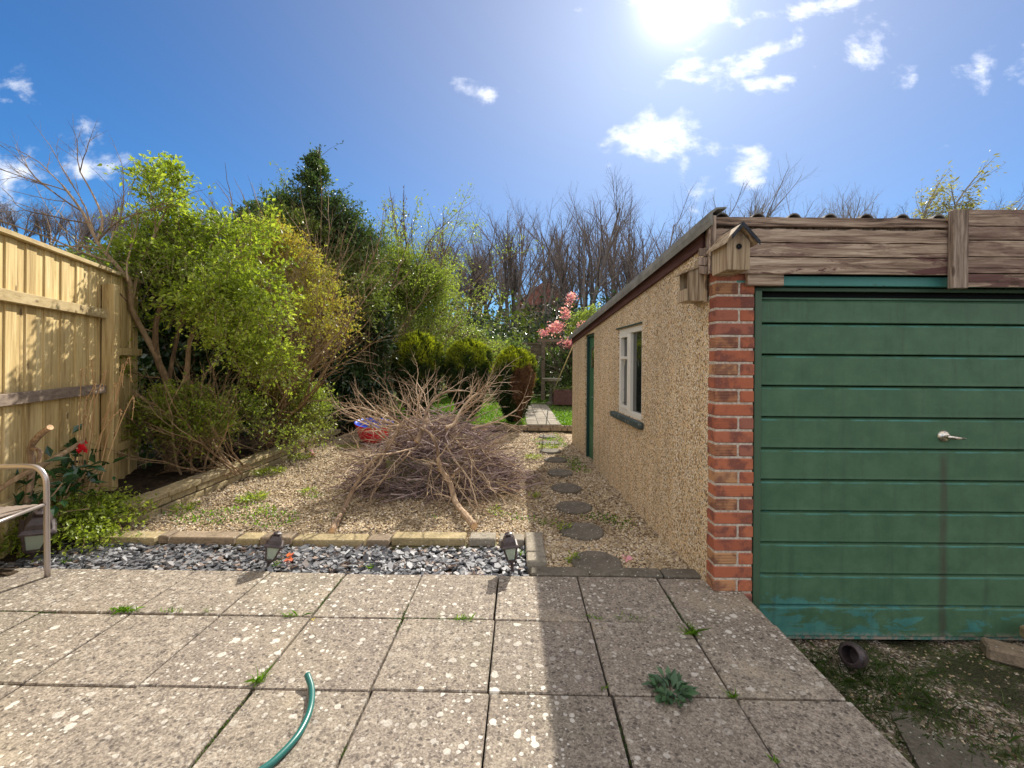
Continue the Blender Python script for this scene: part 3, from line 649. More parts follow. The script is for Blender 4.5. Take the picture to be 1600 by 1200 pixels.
# ================================================================ STEPPING STONES
spots = [(932, 878, 78), (910, 829, 68), (897, 792, 57), (885, 762, 48), (875, 738, 40), (868, 718, 36), (860, 704, 34), (858, 692, 32), (855, 682, 27)]
ordn = ['first round stepping stone, half tucked against the patio edge', 'second round stepping stone out from the patio, in garage shade', 'third round stepping stone out from the patio, beside the pebbledash wall',
        'fourth round stepping stone out from the patio, below the garage window', 'fifth round stepping stone out from the patio, wholly in shade', 'sixth round stepping stone, lying across the shadow edge of the garage',
        'seventh round stepping stone out from the patio, sunlit with weeds around it', 'eighth round stepping stone, second before the lawn step', 'last and smallest-looking round stepping stone, before the paved lawn path']
for (px, py, w_), lb in zip(spots, ordn):
    c = G(px, py); r_ = w_/F*c.y/2; m = MB(); k = 26
    wob = 1+.018*np.sin(np.arange(k)*1.7+rng.random()*6)
    prof = [(.001, 0), (r_*.5, .001), (r_*.93, 0), (r_*.985, -.006), (r_, -.014), (r_, -.05)]
    m.lathe(prof[::-1], (0, 0, 0), k, rnd=rng.random()); v = m.v[-1]; a = np.arctan2(v[:, 1], v[:, 0]); v[:, :2] *= (1+.02*np.sin(a*3+w_)+.012*np.sin(a*7))[:, None]; v += np.array([c.x, c.y, .008])
    o = m.build('stepping_stone', M['concrete_dark'], origin=(c.x, c.y, -.04)); o['label'] = lb; o['category'] = 'stepping stone'; o['group'] = 'round stepping stones along the garage wall'

# ================================================================ LOW BLOCK WALL between slate and gravel
t = thing('low_wall', 'low edging wall of mismatched stone blocks between slate chippings and gravel', 'low wall', (-1.4, 3.18, -.06))
blocks = [(165, 250), (252, 268), (268, 372), (374, 412), (412, 460), (462, 574), (577, 612), (614, 730), (735, 777), (782, 822)]
mats_ = ['stone_yellow', 'brick_block', 'brick_block', 'stone_yellow', 'brick_block', 'stone_yellow', 'brick_block', 'stone_yellow', 'concrete', 'concrete']
for (a, b), mm in zip(blocks, mats_):
    xa, xb = (a-PX)/F*3.15, (b-PX)/F*3.15
    m = MB(); dy = rng.normal()*.008; dep = .125
    m.box(((xa+xb)/2, 3.18+dy, .000+rng.normal()*.004), (abs(xb-xa)-.006, dep, .058), Matrix.Rotation(rng.normal()*.015, 3, 'Z'), .007)
    m.build('coping_block', M[mm], t)
m = MB(); x = -3.05
while x < .05:
    L = .21; m.box((x+L/2, 3.177, -.052), (L-.012, .10, .042), None, .004); x += L
m.build('base_course', M['stone_mossy'], t)

# ================================================================ RAISED BED WALL on the left
t = thing('raised_bed_wall', 'yellowish stone retaining wall running away along the shrub border', 'retaining wall', (-2.98, 5.1, 0))
pa, pb = Vector((-2.98, 3.42, 0)), Vector((-2.97, 7.3, 0)); dd = (pb-pa).normalized()
for lev, (zc, hh) in enumerate(((.0, .065), (.068, .065))):
    s_ = -.1*lev; m = MB()
    while s_ < 3.8:
        L = random.choice((.22, .30, .36)); c = pa+dd*(s_+L/2)
        m.box((c.x+rng.normal()*.004, c.y, zc+.01), (.10, L-.012, hh-.006), Matrix.Rotation(rng.normal()*.01, 3, 'Z'), .007); s_ += L
    m.build('stone_course', M['stone_yellow'], t)
s_ = 0
while s_ < 3.8:
    L = random.choice((.36, .45, .40)); c = pa+dd*(s_+L/2)
    MB().box((c.x-.01, c.y, .133+rng.normal()*.003), (.165, L-.01, .05), Matrix.Rotation(rng.normal()*.012, 3, 'Z'), .009).build('coping_stone', M['stone_yellow'], t); s_ += L

# ================================================================ GARAGE
gar = thing('garage', 'single garage with pebbledash side, red brick pier and green up-and-over door', 'garage', (2.4, 4.8, -.33))
W0 = Vector((1.12, 2.59, 0)); wd = Vector((-.0436, .999, 0)).normalized(); wn = Vector((-wd.y, wd.x, 0))
def Wp(s, z, o=0): return W0+wd*s+wn*o+Vector((0, 0, z))
def wtop(s): return 2.035-.0868*s     # underside of the verge
LEN = 4.52; TH = .11
win = (1.19, 1.93, .775, 1.60); dor = (3.03, 3.58, -.06, 1.645)
def wallpoly(m, ring):      # ring of (s,z), thick inwards
    m.prism([Wp(s, z) for s, z in ring], -wn*TH)
m = MB()
zb = -.34
wallpoly(m, [(0, zb), (win[0], zb), (win[0], wtop(win[0])), (0, wtop(0))])
wallpoly(m, [(win[0], zb), (win[1], zb), (win[1], win[2]), (win[0], win[2])])
wallpoly(m, [(win[0], win[3]), (win[1], win[3]), (win[1], wtop(win[1])), (win[0], wtop(win[0]))])
wallpoly(m, [(win[1], zb), (dor[0], zb), (dor[0], wtop(dor[0])), (win[1], wtop(win[1]))])
wallpoly(m, [(dor[0], dor[3]), (dor[1], dor[3]), (dor[1], wtop(dor[1])), (dor[0], wtop(dor[0]))])
wallpoly(m, [(dor[1], zb), (LEN, zb), (LEN, wtop(LEN)), (dor[1], wtop(dor[1]))])
# back and right-hand wall
pc = Wp(LEN, 0); m.prism([(pc.x, pc.y, zb), (3.75, pc.y, zb), (3.75, pc.y, wtop(LEN)), (pc.x, pc.y, wtop(LEN))], (0, .10, 0))
m.prism([(3.75, 2.62, zb), (3.75, pc.y, zb), (3.75, pc.y, wtop(LEN)), (3.75, 2.62, wtop(0))], (.1, 0, 0))
m.build('pebbledash_wall', M['pebbledash'], gar)
# brick pier: real bricks with recessed mortar
XA, XB, YF = 1.118, 1.336, 2.50
m = MB(); zt = 1.80; m.box(((XA+XB)/2, YF+.056, (zt-.36)/2-.0), (XB-XA-.010, .100, zt+.36), None, .002); m.build('mortar_joints', M['mortar'], gar)
m = MB(); z = zt-.005; row = 0
combed = {7, 11, 13, 16, 17, 3, 19}
while z > -.34:
    h = .0635; zc = z-h/2
    j = rng.normal()*.0015
    if row % 2 == 0:
        m.box((XA+.1085+j, YF+.0520, zc), (.215, .102, h), None, .005, rnd=.05+.60*rng.random(), tint=.25 if row in combed else 0)
    else:
        m.box((XA+.064+j, YF+.0520, zc), (.126, .102, h), None, .005, rnd=(.78+.22*rng.random()) if row % 4 == 1 or rng.random() < .3 else .15+.5*rng.random(), tint=1.0 if row % 4 == 1 else .3)
        m.box((XA+.178+j, YF+.0520, zc), (.080, .102, h), None, .005, rnd=.1+.6*rng.random())
    z -= .0755; row += 1
m.build('brick_pier', M['brick'], gar)
m = MB().prism([(3.5, YF, -.34), (3.75, YF, -.34), (3.75, YF, 1.8), (3.5, YF, 1.8)], (0, .11, 0)); m.build('far_pier', M['brick'], gar)
# gable infill behind the fascia
m = MB().prism([(1.10, 2.50, 1.80), (3.78, 2.50, 1.80), (3.78, 2.50, 2.045), (1.10, 2.50, 2.045)], (0, .10, 0)); m.build('header_wall', M['old_post'], gar)
# window
wf = MB()
def wb(m, s0, s1, z0, z1, o0, o1, bev=.003):     # box in wall space
    c = Wp((s0+s1)/2, (z0+z1)/2, (o0+o1)/2); rot = Matrix((wd, wn, Vector((0, 0, 1)))).transposed()
    m.box(c, (abs(s1-s0), abs(o1-o0), abs(z1-z0)), rot, bev)
s0, s1, z0, z1 = win; f_ = .045
wb(wf, s0, s0+f_, z0, z1, -.07, -.012); wb(wf, s1-f_, s1, z0, z1, -.07, -.012); wb(wf, s0+f_, s1-f_, z1-f_-.01, z1-.002, -.07, -.013); wb(wf, s0+f_, s1-f_, z0, z0+f_, -.07, -.011)
sm_ = s0+.40; wb(wf, sm_-.022, sm_+.022, z0+f_, z1-f_-.01, -.068, -.014)
W_ = wf.build('window', M['white_paint'], gar)
c_ = MB(); wb(c_, sm_+.022, sm_+.047, z0+f_, z1-f_-.01, -.060, -.006); wb(c_, s1-f_-.025, s1-f_, z0+f_, z1-f_-.01, -.060, -.006); wb(c_, sm_+.047, s1-f_-.025, z1-.088, z1-.056, -.06, -.006); wb(c_, sm_+.047, s1-f_-.025, z0+f_, z0+f_+.03, -.06, -.006)
wb(c_, sm_+.047, s1-f_-.025, 1.30, 1.327, -.058, -.008); c_.build('casement', M['white_paint'], W_)
p_ = MB(); wb(p_, s0+f_, s1-f_, z0+f_, z1-f_, -.050, -.045, .001); p_.build('pane', M['glass'], W_)
k_ = MB(); k_.tube([Wp(sm_+.035, 1.30, -.006), Wp(sm_+.035, 1.30, .018), Wp(sm_+.036, 1.24, .022)], .005, 6); k_.build('catch', M['chrome'], W_)
v_ = MB(); wb(v_, s0+.02, s1-.02, z0+.02, z1-.02, -.12, -.115, .001); v_.build('dark_interior', M['dark_void'], W_)
si = MB(); wb(si, s0-.06, s1+.13, z0-.062, z0-.005, -.06, .045, .008); si.build('window_sill', M['slate_sill'], gar)
li = MB(); wb(li, s0-.01, s1+.05, z1+.001, z1+.014, -.05, .012, .002); li.build('drip_strip', M['dark_green_frame'], gar)
# side door
s0, s1, z0, z1 = dor
d_ = MB(); wb(d_, s0+.035, s1-.035, z0+.01, z1-.035, -.085, -.055)
for za, zb_ in ((.12, .42), (.50, .78), (.86, 1.10)): wb(d_, s0+.12, s1-.12, za, zb_, -.0549, -.047, .006)
D_ = d_.build('side_door', M['side_door_green'], gar)
a_ = MB(); ang = np.linspace(0, math.pi, 12); sc_ = (s0+s1)/2
a_.prism([Wp(sc_-.12, 1.20, -.048)]+[Wp(sc_-.12*math.cos(t_), 1.36+.12*math.sin(t_), -.048) for t_ in ang]+[Wp(sc_+.12, 1.20, -.048)], -wn*.006); a_.build('arched_pane', M['glass'], D_)
h_ = MB(); h_.tube([Wp(s0+.08, .82, -.055), Wp(s0+.08, .82, -.015), Wp(s0+.17, .82, -.012)], .007, 6); h_.build('handle', M['chrome'], D_)
fr = MB(); wb(fr, s0, s0+.035, z0, z1, -.09, -.02); wb(fr, s1-.035, s1, z0, z1, -.09, -.02); wb(fr, s0+.035, s1-.035, z1-.035, z1, -.09, -.02); fr.build('door_frame', M['dark_green_frame'], gar)
# up-and-over door of horizontal panels
DX0, DX1, DZ0, DZ1, DY = 1.385, 3.48, -.286, 1.650, 2.555
M['door_green']; t_o = thing('tmp', '', '', (0, 0, 0)); bpy.data.objects.remove(t_o); PEND.pop()
m = MB(); m.box(((DX0+DX1)/2, DY+.02, (DZ0+DZ1)/2), (DX1-DX0, .02, DZ1-DZ0), None, .002)
pit = .1772; z = DZ0+.016; 
while z < DZ1-.03:
    zt_ = min(z+pit, DZ1-.012)
    # each panel swells outwards and has a rolled top edge
    prof = [(.004, z), (-.024, z+.0015), (-.026, z+.005), (-.025, z+.02), (-.025, zt_-.019), (-.022, zt_-.016), (-.008, zt_-.006), (.004, zt_-.0055), (.004, zt_)]
    a = np.array([[DX0+.002, DY+.006+o, q] for o, q in prof]); b = a.copy(); b[:, 0] = DX1-.002
    nP = len(prof); m.add(np.vstack([a, b]), [[i, i+1, nP+i+1, nP+i] for i in range(nP-1)])
    z += pit
m.box(((DX0+DX1)/2, DY+.003, DZ0+.004), (DX1-DX0, .03, .022), None, .003)
door = m.build('garage_door', M['door_green'], gar)
# re-seat the door's mesh so its pattern starts at the lower hinge corner
dm = door.data; off = Vector((DX0, DY, DZ0))-Vector(gar['_o']); dm.transform(Matrix.Translation(-off)); door.location = off; door['_o'] = (DX0, DY, DZ0)
hd = P(1477, 682, DY-.03); m = MB(); rx = Matrix.Rotation(R(90), 3, 'X')
m.lathe([(.001, .034), (.016, .034), (.030, .026), (.036, .012), (.036, 0)][::-1], (hd.x, DY-.004, hd.z), 20, rx, rnd=.5)
m.tube([(hd.x, DY-.02, hd.z), (hd.x, DY-.055, hd.z)], .010, 8); m.tube([(hd.x-.012, DY-.055, hd.z+.001), (hd.x+.04, DY-.060, hd.z-.004), (hd.x+.088, DY-.056, hd.z-.008)], [.011, .010, .005], 8)
m.build('handle', M['chrome'], door, smooth=True)
m = MB(); m.box((1.362, 2.535, .66), (.040, .05, 2.04), None, .003); m.box((3.495, 2.535, .66), (.030, .05, 2.04), None, .003); m.box((2.43, 2.55, 1.692), (2.18, .02, .022), None, .003)
m.build('door_frame', M['green_paint'], gar)
m = MB(); m.box((2.46, 2.520, 1.734), (2.05, .03, .054), None, .003); m.box((1.215+.06, 2.515, 1.745), (.085, .02, .05), None, .003); m.build('door_header', M['teal_paint'], gar)
m = MB(); m.box((2.43, 2.60, 1.665), (2.1, .01, .04), None, .002); m.build('door_gap_shade', M['dark_void'], gar)  # black strip paints the shadow in the gap over the door
# fascia: ragged weathered boards
YB = 2.462
def board(m, px0, px1, y0, y1, Y, th=.018, tint=1., rag=.0):
    a, b = P(px0, y1, Y), P(px1, y0, Y); x0_, x1_, z0_, z1_ = a.x, b.x, (a.z+P(px1, y1, Y).z)/2, (P(px0, y0, Y).z+b.z)/2
    n = 26; xsn = np.linspace(x0_, x1_, n); up = z1_+rng.normal(size=n)*rag-rag; lo = z0_+rng.normal(size=n)*rag*.4
    r_ = rng.random()
    ring = [(x, Y, z) for x, z in zip(xsn, lo)]+[(x, Y, z) for x, z in zip(xsn[::-1], up[::-1])]
    # as a strip so it stays planar and clean
    f = np.array([[i, i+1, 2*n-2-i, 2*n-1-i] for i in range(n-1)]); v = np.array(ring)
    back = v+np.array([0, th, 0]); m.add(np.vstack([v, back]), np.vstack([f, f[:, ::-1]+2*n]), r_, tint)
    e = np.array([[i, 2*n+i, 2*n+(i+1) % (2*n), (i+1) % (2*n)] for i in range(2*n)]); m.add(np.vstack([v, back]), e, r_, 0)
for (a, b, c, d, ti, rg) in ((1108, 1485, 340, 354, .0, .0012), (1110, 1484, 358, 379, .35, .0030), (1110, 1484, 380.5, 401, .6, .0006), (1109, 1484, 402.5, 428, 1.0, .0010)):
    m = MB(); board(m, a, b, c, d, YB+(.006 if c < 350 else 0), tint=ti, rag=rg); m.build('fascia_board', M['old_board'], gar)
for (c, d, ti) in ((329, 354, .5), (355.5, 376, .5), (377.5, 402, .45), (403.5, 428, .5), (429.5, 450, .8)):
    m = MB(); board(m, 1508, 2010, c, d, YB-.004, tint=ti, rag=.0008); m.build('fascia_board', M['old_board'], gar)
m = MB(); a, b = P(1484, 451, YB-.02), P(1509, 329, YB-.02); m.box(((a.x+b.x)/2, YB-.022, (a.z+b.z)/2), (b.x-a.x, .035, b.z-a.z), None, .003); m.build('fascia_post', M['old_post'], gar)
m = MB(); a, b = P(1166, 446.5, 2.49), P(1223, 427.5, 2.49); m.box(((a.x+b.x)/2, 2.49, (a.z+b.z)/2), (b.x-a.x, .03, b.z-a.z), None, .003); m.build('packing_block', M['old_board'], gar)
m = MB(); a, b = P(1109, 425, 2.47), P(1117, 338, 2.47); m.box(((a.x+b.x)/2, 2.475, (a.z+b.z)/2), (.026, .05, b.z-a.z), None, .003)
for c, d in ((384, 398), (399, 412), (413, 426)):
    a = P(1104, (c+d)/2, 2.50); m.box((a.x+.004, 2.545, a.z), (.02, .11, .044), Matrix.Rotation(.25, 3, 'X'), .003)
m.build('corner_board', M['old_post'], gar)
# roof: corrugated cement sheets with overhanging verge and a timber under it
SL = -.0868
m = MB(); prof = []
x = 1.075
while x < 3.98:
    prof += [(x, 0), (x+.028, .004), (x+.048, .030), (x+.064, .038), (x+.082, .038), (x+.098, .030), (x+.118, .004)]; x += .2005
xs_ = np.array([p[0] for p in prof]); zs_ = np.array([p[1] for p in prof]); Yv = np.array([2.484, 4.8, 7.22])
v = np.concatenate([np.stack([xs_-.0436*(y-2.36), 0*xs_+y, zs_+2.079+SL*(y-2.36)], 1) for y in Yv]); n = len(xs_)
f = np.array([[r_*n+i, r_*n+i+1, (r_+1)*n+i+1, (r_+1)*n+i] for r_ in range(2) for i in range(n-1)])
m.add(v, f, .5); m.add(v-np.array([0, 0, .007]), f[:, ::-1], .5)
fe = np.array([[i+1, i, n*3+i, n*3+i+1] for i in range(n-1)]); m.add(np.vstack([v, v-np.array([0, 0, .007])]), fe, .5)
m.build('roof', M['asbestos'], gar)
m = MB()
a0, a1 = Wp(-.145, 2.120, .0), Wp(LEN+.10, 2.125-.0868*(LEN+.30), .0)
sec = [(.062, -.098), (.070, -.060), (.066, -.020), (.035, .000), (-.02, .004), (-.02, -.004), (.030, -.010), (.055, -.030), (.055, -.095)]
ring = lambda p: np.array([tuple(p+wn*o+Vector((0, 0, z))) for o, z in sec])
r0, r1 = ring(a0), ring(a1); n = len(sec); m.add(np.vstack([r0, r1]), [[i, (i+1) % n, n+(i+1) % n, n+i] for i in range(n)], .5)
m.s = 0; m.f.append(np.array([list(range(n))[::-1], [n+i for i in range(n)]])); m.r.append(np.full(2, .5)); m.t.append(np.zeros(2))
m.build('verge', M['verge'], gar)
m = MB(); m.bar(Wp(.05, 1.995, .012), Wp(LEN+.04, 1.995-.0868*(LEN-.01), .012), .022, .085, bev=.003); m.build('barge_board', M['barge_wood'], gar)

# ================================================================ BIRD BOXES
t = thing('bird_box', 'gabled wooden nest box with round hole and black felt roof on the garage corner', 'bird box', (1.13, 2.36, 1.70))
a = P(1136, 421, 2.25); b = P(1172, 378, 2.25); fx0, fx1, zb_, ze = a.x, b.x, a.z, b.z; ap = P(1155, 357, 2.25); bk = 2.42
m = MB(); m.prism([(fx0, 2.25, zb_), (fx1, 2.25, zb_), (fx1, 2.25, ze), (ap.x, 2.25, ap.z), (fx0, 2.25, ze)], (0, .015, 0)); fp = m.build('front_board', M['birdbox_wood'], t)
hc = P(1154.5, 385, 2.249); m = MB(); m.lathe([(.001, 0), (.0135, 0), (.0135, .004)], (hc.x, 2.2492, hc.z), 18, Matrix.Rotation(R(90), 3, 'X'), rnd=.5); m.build('entrance_hole', M['dark_void'], fp)
for fx in (fx0+.006, fx1-.006): MB().box((fx, (2.266+bk)/2, (zb_+ze)/2), (.012, bk-2.266, ze-zb_), None, .001).build('side_board', M['birdbox_wood'], t)
m = MB(); m.box(((fx0+fx1)/2, (2.266+bk)/2, zb_+.006), (fx1-fx0-.024, bk-2.266, .010), None, .001); m.prism([(fx0+.012, bk, zb_), (fx1-.012, bk, zb_), (fx1-.012, bk, ze), (ap.x, bk, ap.z-.01), (fx0+.012, bk, ze)], (0, .012, 0)); m.build('back_board', M['birdbox_wood'], t)
for sg, e, mt in ((-1, fx0, 'birdbox_wood'), (1, fx1, 'felt')):
    lo = Vector((e+sg*.024, 0, ze-.018)); hi = Vector((ap.x, 0, ap.z+.004)); 
    m = MB(); q = [(lo.x, 2.222, lo.z), (hi.x, 2.222, hi.z), (hi.x, 2.222, hi.z+.016), (lo.x, 2.222, lo.z+.012)]; m.prism(q, (0, bk-2.222+.02, 0)); m.build('roof_board', M['birdbox_wood'], t)
    m = MB(); q = [(lo.x+sg*.006, 2.214, lo.z+.010), (hi.x, 2.214, hi.z+.0165), (hi.x, 2.214, hi.z+.021), (lo.x+sg*.006, 2.214, lo.z+.0155)]
    if sg > 0: m.prism(q, (0, bk-2.214+.02, 0)); m.prism([(lo.x+.007, 2.2135, lo.z-.006), (hi.x, 2.2135, hi.z-.004), (hi.x, 2.2135, hi.z+.0215), (lo.x+.007, 2.2135, lo.z+.016)], (0, -.004, 0))
    else: m.prism([(lo.x+.03, 2.2135, lo.z+.020), (hi.x, 2.2135, hi.z-.004), (hi.x, 2.2135, hi.z+.0215), (lo.x+.03, 2.2135, lo.z+.045)], (0, -.004, 0))
    m.build('roof_felt', M['felt'], t)
t = thing('open_nest_box', 'open-fronted grey wooden nest box hung low on the pebbledash wall corner', 'bird box', (1.04, 2.68, 1.63))
bx0, bx1, by0, by1 = .985, 1.092, 2.60, 2.73; zlo, zl, zr = 1.632, 1.800, 1.835
for yy0 in (by0, by1-.012):
    m = MB(); m.prism([(bx0+.012, yy0, zlo), (bx1, yy0, zlo), (bx1, yy0, zr), (bx0+.012, yy0, zl)], (0, .012, 0)); m.build('side_board', M['birdbox_wood'], t)
m = MB(); m.box((bx0+.006, (by0+by1)/2, zlo+.035), (.012, by1-by0, .070), None, .001); m.build('front_board', M['birdbox_wood'], t)
m = MB(); m.box((bx1+.007, (by0+by1)/2+.0, zlo+.125), (.014, by1-by0+.03, .27), None, .002); m.build('back_board', M['birdbox_wood'], t)
m = MB(); m.box(((bx0+bx1)/2+.006, (by0+by1)/2, zlo+.007), (bx1-bx0-.014, by1-by0-.026, .012), None, .001); m.build('floor_board', M['birdbox_wood'], t)
m = MB(); m.prism([(bx0-.022, by0-.012, zl-.012), (bx1, by0-.012, zr+.002), (bx1, by0-.012, zr+.014), (bx0-.022, by0-.012, zl+.000)], (0, by1-by0+.024, 0)); m.build('roof_board', M['birdbox_wood'], t)

# ================================================================ LEFT FENCE
F0 = Vector((-3.22, 2.8, 0)); fu = Vector((-.345, .9386, 0)).normalized(); fnn = Vector((fu.y, -fu.x, 0))
frot = Matrix((fu, fnn, Vector((0, 0, 1)))).transposed()
t = thing('timber_fence', 'tall pale treated timber fence with dappled branch shadows behind the shrubs', 'fence', tuple(F0+fu*.2))
def fb(m, s0, s1, z0, z1, o0, o1, bev=.003, rnd=None): 
    c = F0+fu*((s0+s1)/2)+fnn*((o0+o1)/2)+Vector((0, 0, (z0+z1)/2)); m.box(c, (s1-s0, abs(o1-o0), z1-z0), frot, bev, rnd)
m = MB(); s_ = -2.6; kk = 0
while s_ < 1.95:
    wdt = .098+rng.normal()*.003; up = (kk % 2); 
    if s_ > 1.22: oo = -.012
    else: oo = 0
    fb(m, s_, s_+wdt+.010, -.1, 2.045, oo-.030+up*.010, oo-.016+up*.010); s_ += wdt; kk += 1
m.build('feather_boards', M['fence_wood'], t)
m = MB(); fb(m, -2.6, 1.95, 2.046, 2.078, -.05, .03); m.build('capping_rail', M['fence_rail'], t)
for zz, mt in ((1.66, 'fence_rail'), (1.005, 'rail_grey'), (.32, 'fence_rail')):
    m = MB(); fb(m, -2.6, 1.20, zz-.038, zz+.038, -.006, .042); m.build('rail', M[mt], t)
for sp in (-1.45, 1.27):
    m = MB(); fb(m, sp-.05, sp+.05, -.15, 1.93, -.004, .085); m.build('post', M['fence_wood'], t)
for zz in (1.30, .40):
    m = MB(); fb(m, 1.32, 1.95, zz, zz+.07, -.012, .03); m.build('short_rail', M['fence_wood'], t)

# ================================================================ GARDEN CHAIR (mostly out of the frame on the left)
t = thing('garden_chair', 'grey tubular metal garden chair entering at the patio edge', 'chair', (-2.98, 2.33, 0))
XC, YN, YR = -2.715, 1.98, 2.60
for yv in (YR, YN):
    m = MB(); m.tube(curve([(XC+.01, yv, 0), (XC+.004, yv, .30), (XC, yv, .52), (XC-.012, yv, .585), (XC-.05, yv, .628), (XC-.11, yv, .640), (XC-.30, yv, .637), (XC-.54, yv, .655)], 40), .0145, 10); m.build('arm_frame', M['chair_metal'], t, smooth=True)
    m = MB(); m.tube(curve([(XC-.46, yv, .41), (XC-.56, yv, .62), (XC-.64, yv, .98)], 14), .0145, 10); m.build('back_post', M['chair_metal'], t, smooth=True)
    m = MB(); m.tube(curve([(XC-.46, yv, .41), (XC-.52, yv, .2), (XC-.60, yv, 0)], 12), .0145, 10); m.build('leg', M['chair_metal'], t, smooth=True)
m = MB(); m.tube([(XC, YR, .425), (XC+.005, (YR+YN)/2, .40), (XC, YN, .425)], .011, 8); m.build('front_rail', M['chair_metal'], t, smooth=True)
m = MB(); m.tube([(XC-.46, YR, .41), (XC-.46, YN, .41)], .011, 8); m.build('rear_rail', M['chair_metal'], t, smooth=True)
m = MB()
for q in range(9): m.box((XC-.045-.05*q, (YR+YN)/2, .420-.004*q), (.046, YR-YN-.02, .008), None, .003)
m.build('seat', M['chair_fabric'], t)
m = MB()
for q in range(9): m.box((XC-.485-.016*q, (YR+YN)/2, .48+.052*q), (.008, YR-YN-.02, .047), Matrix.Rotation(-.3, 3, 'Y'), .003)
m.build('backrest', M['chair_fabric'], t)

# ================================================================ LANTERNS on spikes
def lantern(px, py_base, py_top, Y, lean, lean2, label, far=0, yawr=.4):
    base = G(px[0], py_base, -.03) if Y is None else P(px[0], py_base, Y); top = P(px[1], py_top, base.y+lean2)
    ax = (top-base).normalized(); L = (top-base).length
    xa = Vector((math.cos(yawr), math.sin(yawr), 0)); xa = (xa-ax*xa.dot(ax)).normalized(); ya = ax.cross(xa)
    mt = Matrix((xa, ya, ax)).transposed(); s = L/.255
    t = thing('garden_lantern', label, 'lantern', tuple(base), 'black spike lanterns in the slate bed')
    def ring(prof, k=4, ph=math.pi/4): 
        mm = MB(); mm.lathe([(r*s, z*s) for r, z in prof], tuple(base), k, mt, rnd=.5, phase=ph); return mm
    m = ring([(.004, -.10), (.009, .0), (.009, .055), (.020, .062), (.030, .072), (.034, .080), (.034, .086), (.002, .087)], 8, 0); m.build('spike', M['black_plastic'], t)
    ring([(.030, .086), (.056, .170), (.054, .170), (.028, .086)], 4).build('glass', M['lantern_glass'], t)
    m = MB()
    for q in range(4):
        a = math.pi/4+q*math.pi/2
        p0 = base+mt @ Vector((math.cos(a)*.033*s, math.sin(a)*.033*s, .084*s)); p1 = base+mt @ Vector((math.cos(a)*.060*s, math.sin(a)*.060*s, .172*s)); m.bar(p0, p1, .009*s, .009*s, bev=.001)
    m.build('cage', M['black_plastic'], t)
    m = ring([(.002, .168), (.074, .168), (.076, .176), (.068, .182), (.056, .186), (.052, .205), (.036, .226), (.034, .230), (.002, .230)], 4); m.build('cap', M['black_plastic'], t)
    m = ring([(.016, .230), (.018, .236), (.024, .240), (.024, .246), (.012, .250), (.006, .255), (.001, .256)], 8, 0); m.build('finial', M['black_plastic'], t)
    m = ring([(.001, .100), (.012, .100), (.014, .125), (.008, .132), (.001, .133)], 8, 0); m.build('lamp_post', M['black_plastic'], t)
    return t
lantern((416, 435), 893, 830, 2.76, 0, .02, 'black coach lantern leaning sideways at the patio edge, beside an orange petal')
lantern((801, 794), 893, 831, 2.74, 0, -.01, 'black coach lantern upright at the corner by the path kerb', yawr=.1)
lantern((45, 66), 884, 795, 2.85, 0, -.04, 'black coach lantern half hidden behind the metal chair leg', yawr=.8)

# ================================================================ HOSE
m = MB(); cp = [G(480, 1054, .03), G(487, 1078, .014), G(484, 1110, .012), G(468, 1145, .012), G(440, 1178, .012), G(405, 1206, .012), G(330, 1245, .012), G(150, 1300, .012)]
pth = curve(cp, 60); m.tube(pth, .0115, 12); o = m.build('garden_hose', M['hose'], smooth=True)
o['label'] = 'dark green garden hose curving over the patio slabs'; o['category'] = 'hose'
m = MB(); d = pth[0]-pth[1]; d /= np.linalg.norm(d); m.tube([pth[0]-d*.002, pth[0]+d*.003], .0085, 12); m.build('hose_end', M['chair_fabric'], o)
# ================================================================ BRANCHES AND FOLIAGE
def unit(v): return v/max(np.linalg.norm(v), 1e-9)
def perp(d):
    a = rng.normal(size=3); a -= d*np.dot(a, d); return unit(a)
def grow(m, p, d, L, r, lev, S, tips, taper=.45):
    """one limb as a bent tapering tube with side shoots; collects points for leaves"""
    n = S['seg'][min(lev, len(S['seg'])-1)]; p = np.array(p, float); d = unit(np.array(d, float)); pts_ = [p.copy()]; ds = [d.copy()]
    for i in range(n):
        d = unit(d+rng.normal(size=3)*S['wob']+np.array([0, 0, S['up'][min(lev, len(S['up'])-1)]])+S.get('bias', np.zeros(3))*S.get('biasw', 0))
        p = p+d*L/n; pts_.append(p.copy()); ds.append(d.copy())
    pts_ = np.array(pts_); rr = np.linspace(r, r*taper if lev < S['lev'] else r*.35, n+1)
    k = 8 if r > .03 else (5 if r > S.get('kmin', .006) else 3)
    m.tube(pts_, rr, k, cap=r > .012 and lev > 0)
    if lev >= S['lev']-1:
        for q in range(1, n+1): tips.append((pts_[q], ds[q]))
    if lev < S['lev']:
        nk = S['kids'][lev]; nk = int(nk*(.75+.5*rng.random())+.5)
        for c in range(nk):
            t = S['from'][lev]+(1-S['from'][lev])*(c+rng.random())/nk; x = t*n; i = min(int(x), n-1); f_ = x-i
            q = pts_[i]*(1-f_)+pts_[i+1]*f_; a = R(S['ang'][lev]*(.7+.6*rng.random()))
            dd_ = unit(ds[i]*math.cos(a)+perp(ds[i])*math.sin(a))
            grow(m, q, dd_, L*S['ratio'][lev]*(.65+.6*rng.random())*(1.15-.45*t), rr[i]*S['rr'][lev], lev+1, S, tips)
        if S.get('lead', True): grow(m, pts_[-1], ds[-1], L*S['ratio'][lev]*.8, rr[-1], lev+1, S, tips)
def cull(p, fn): return p[fn(p)]
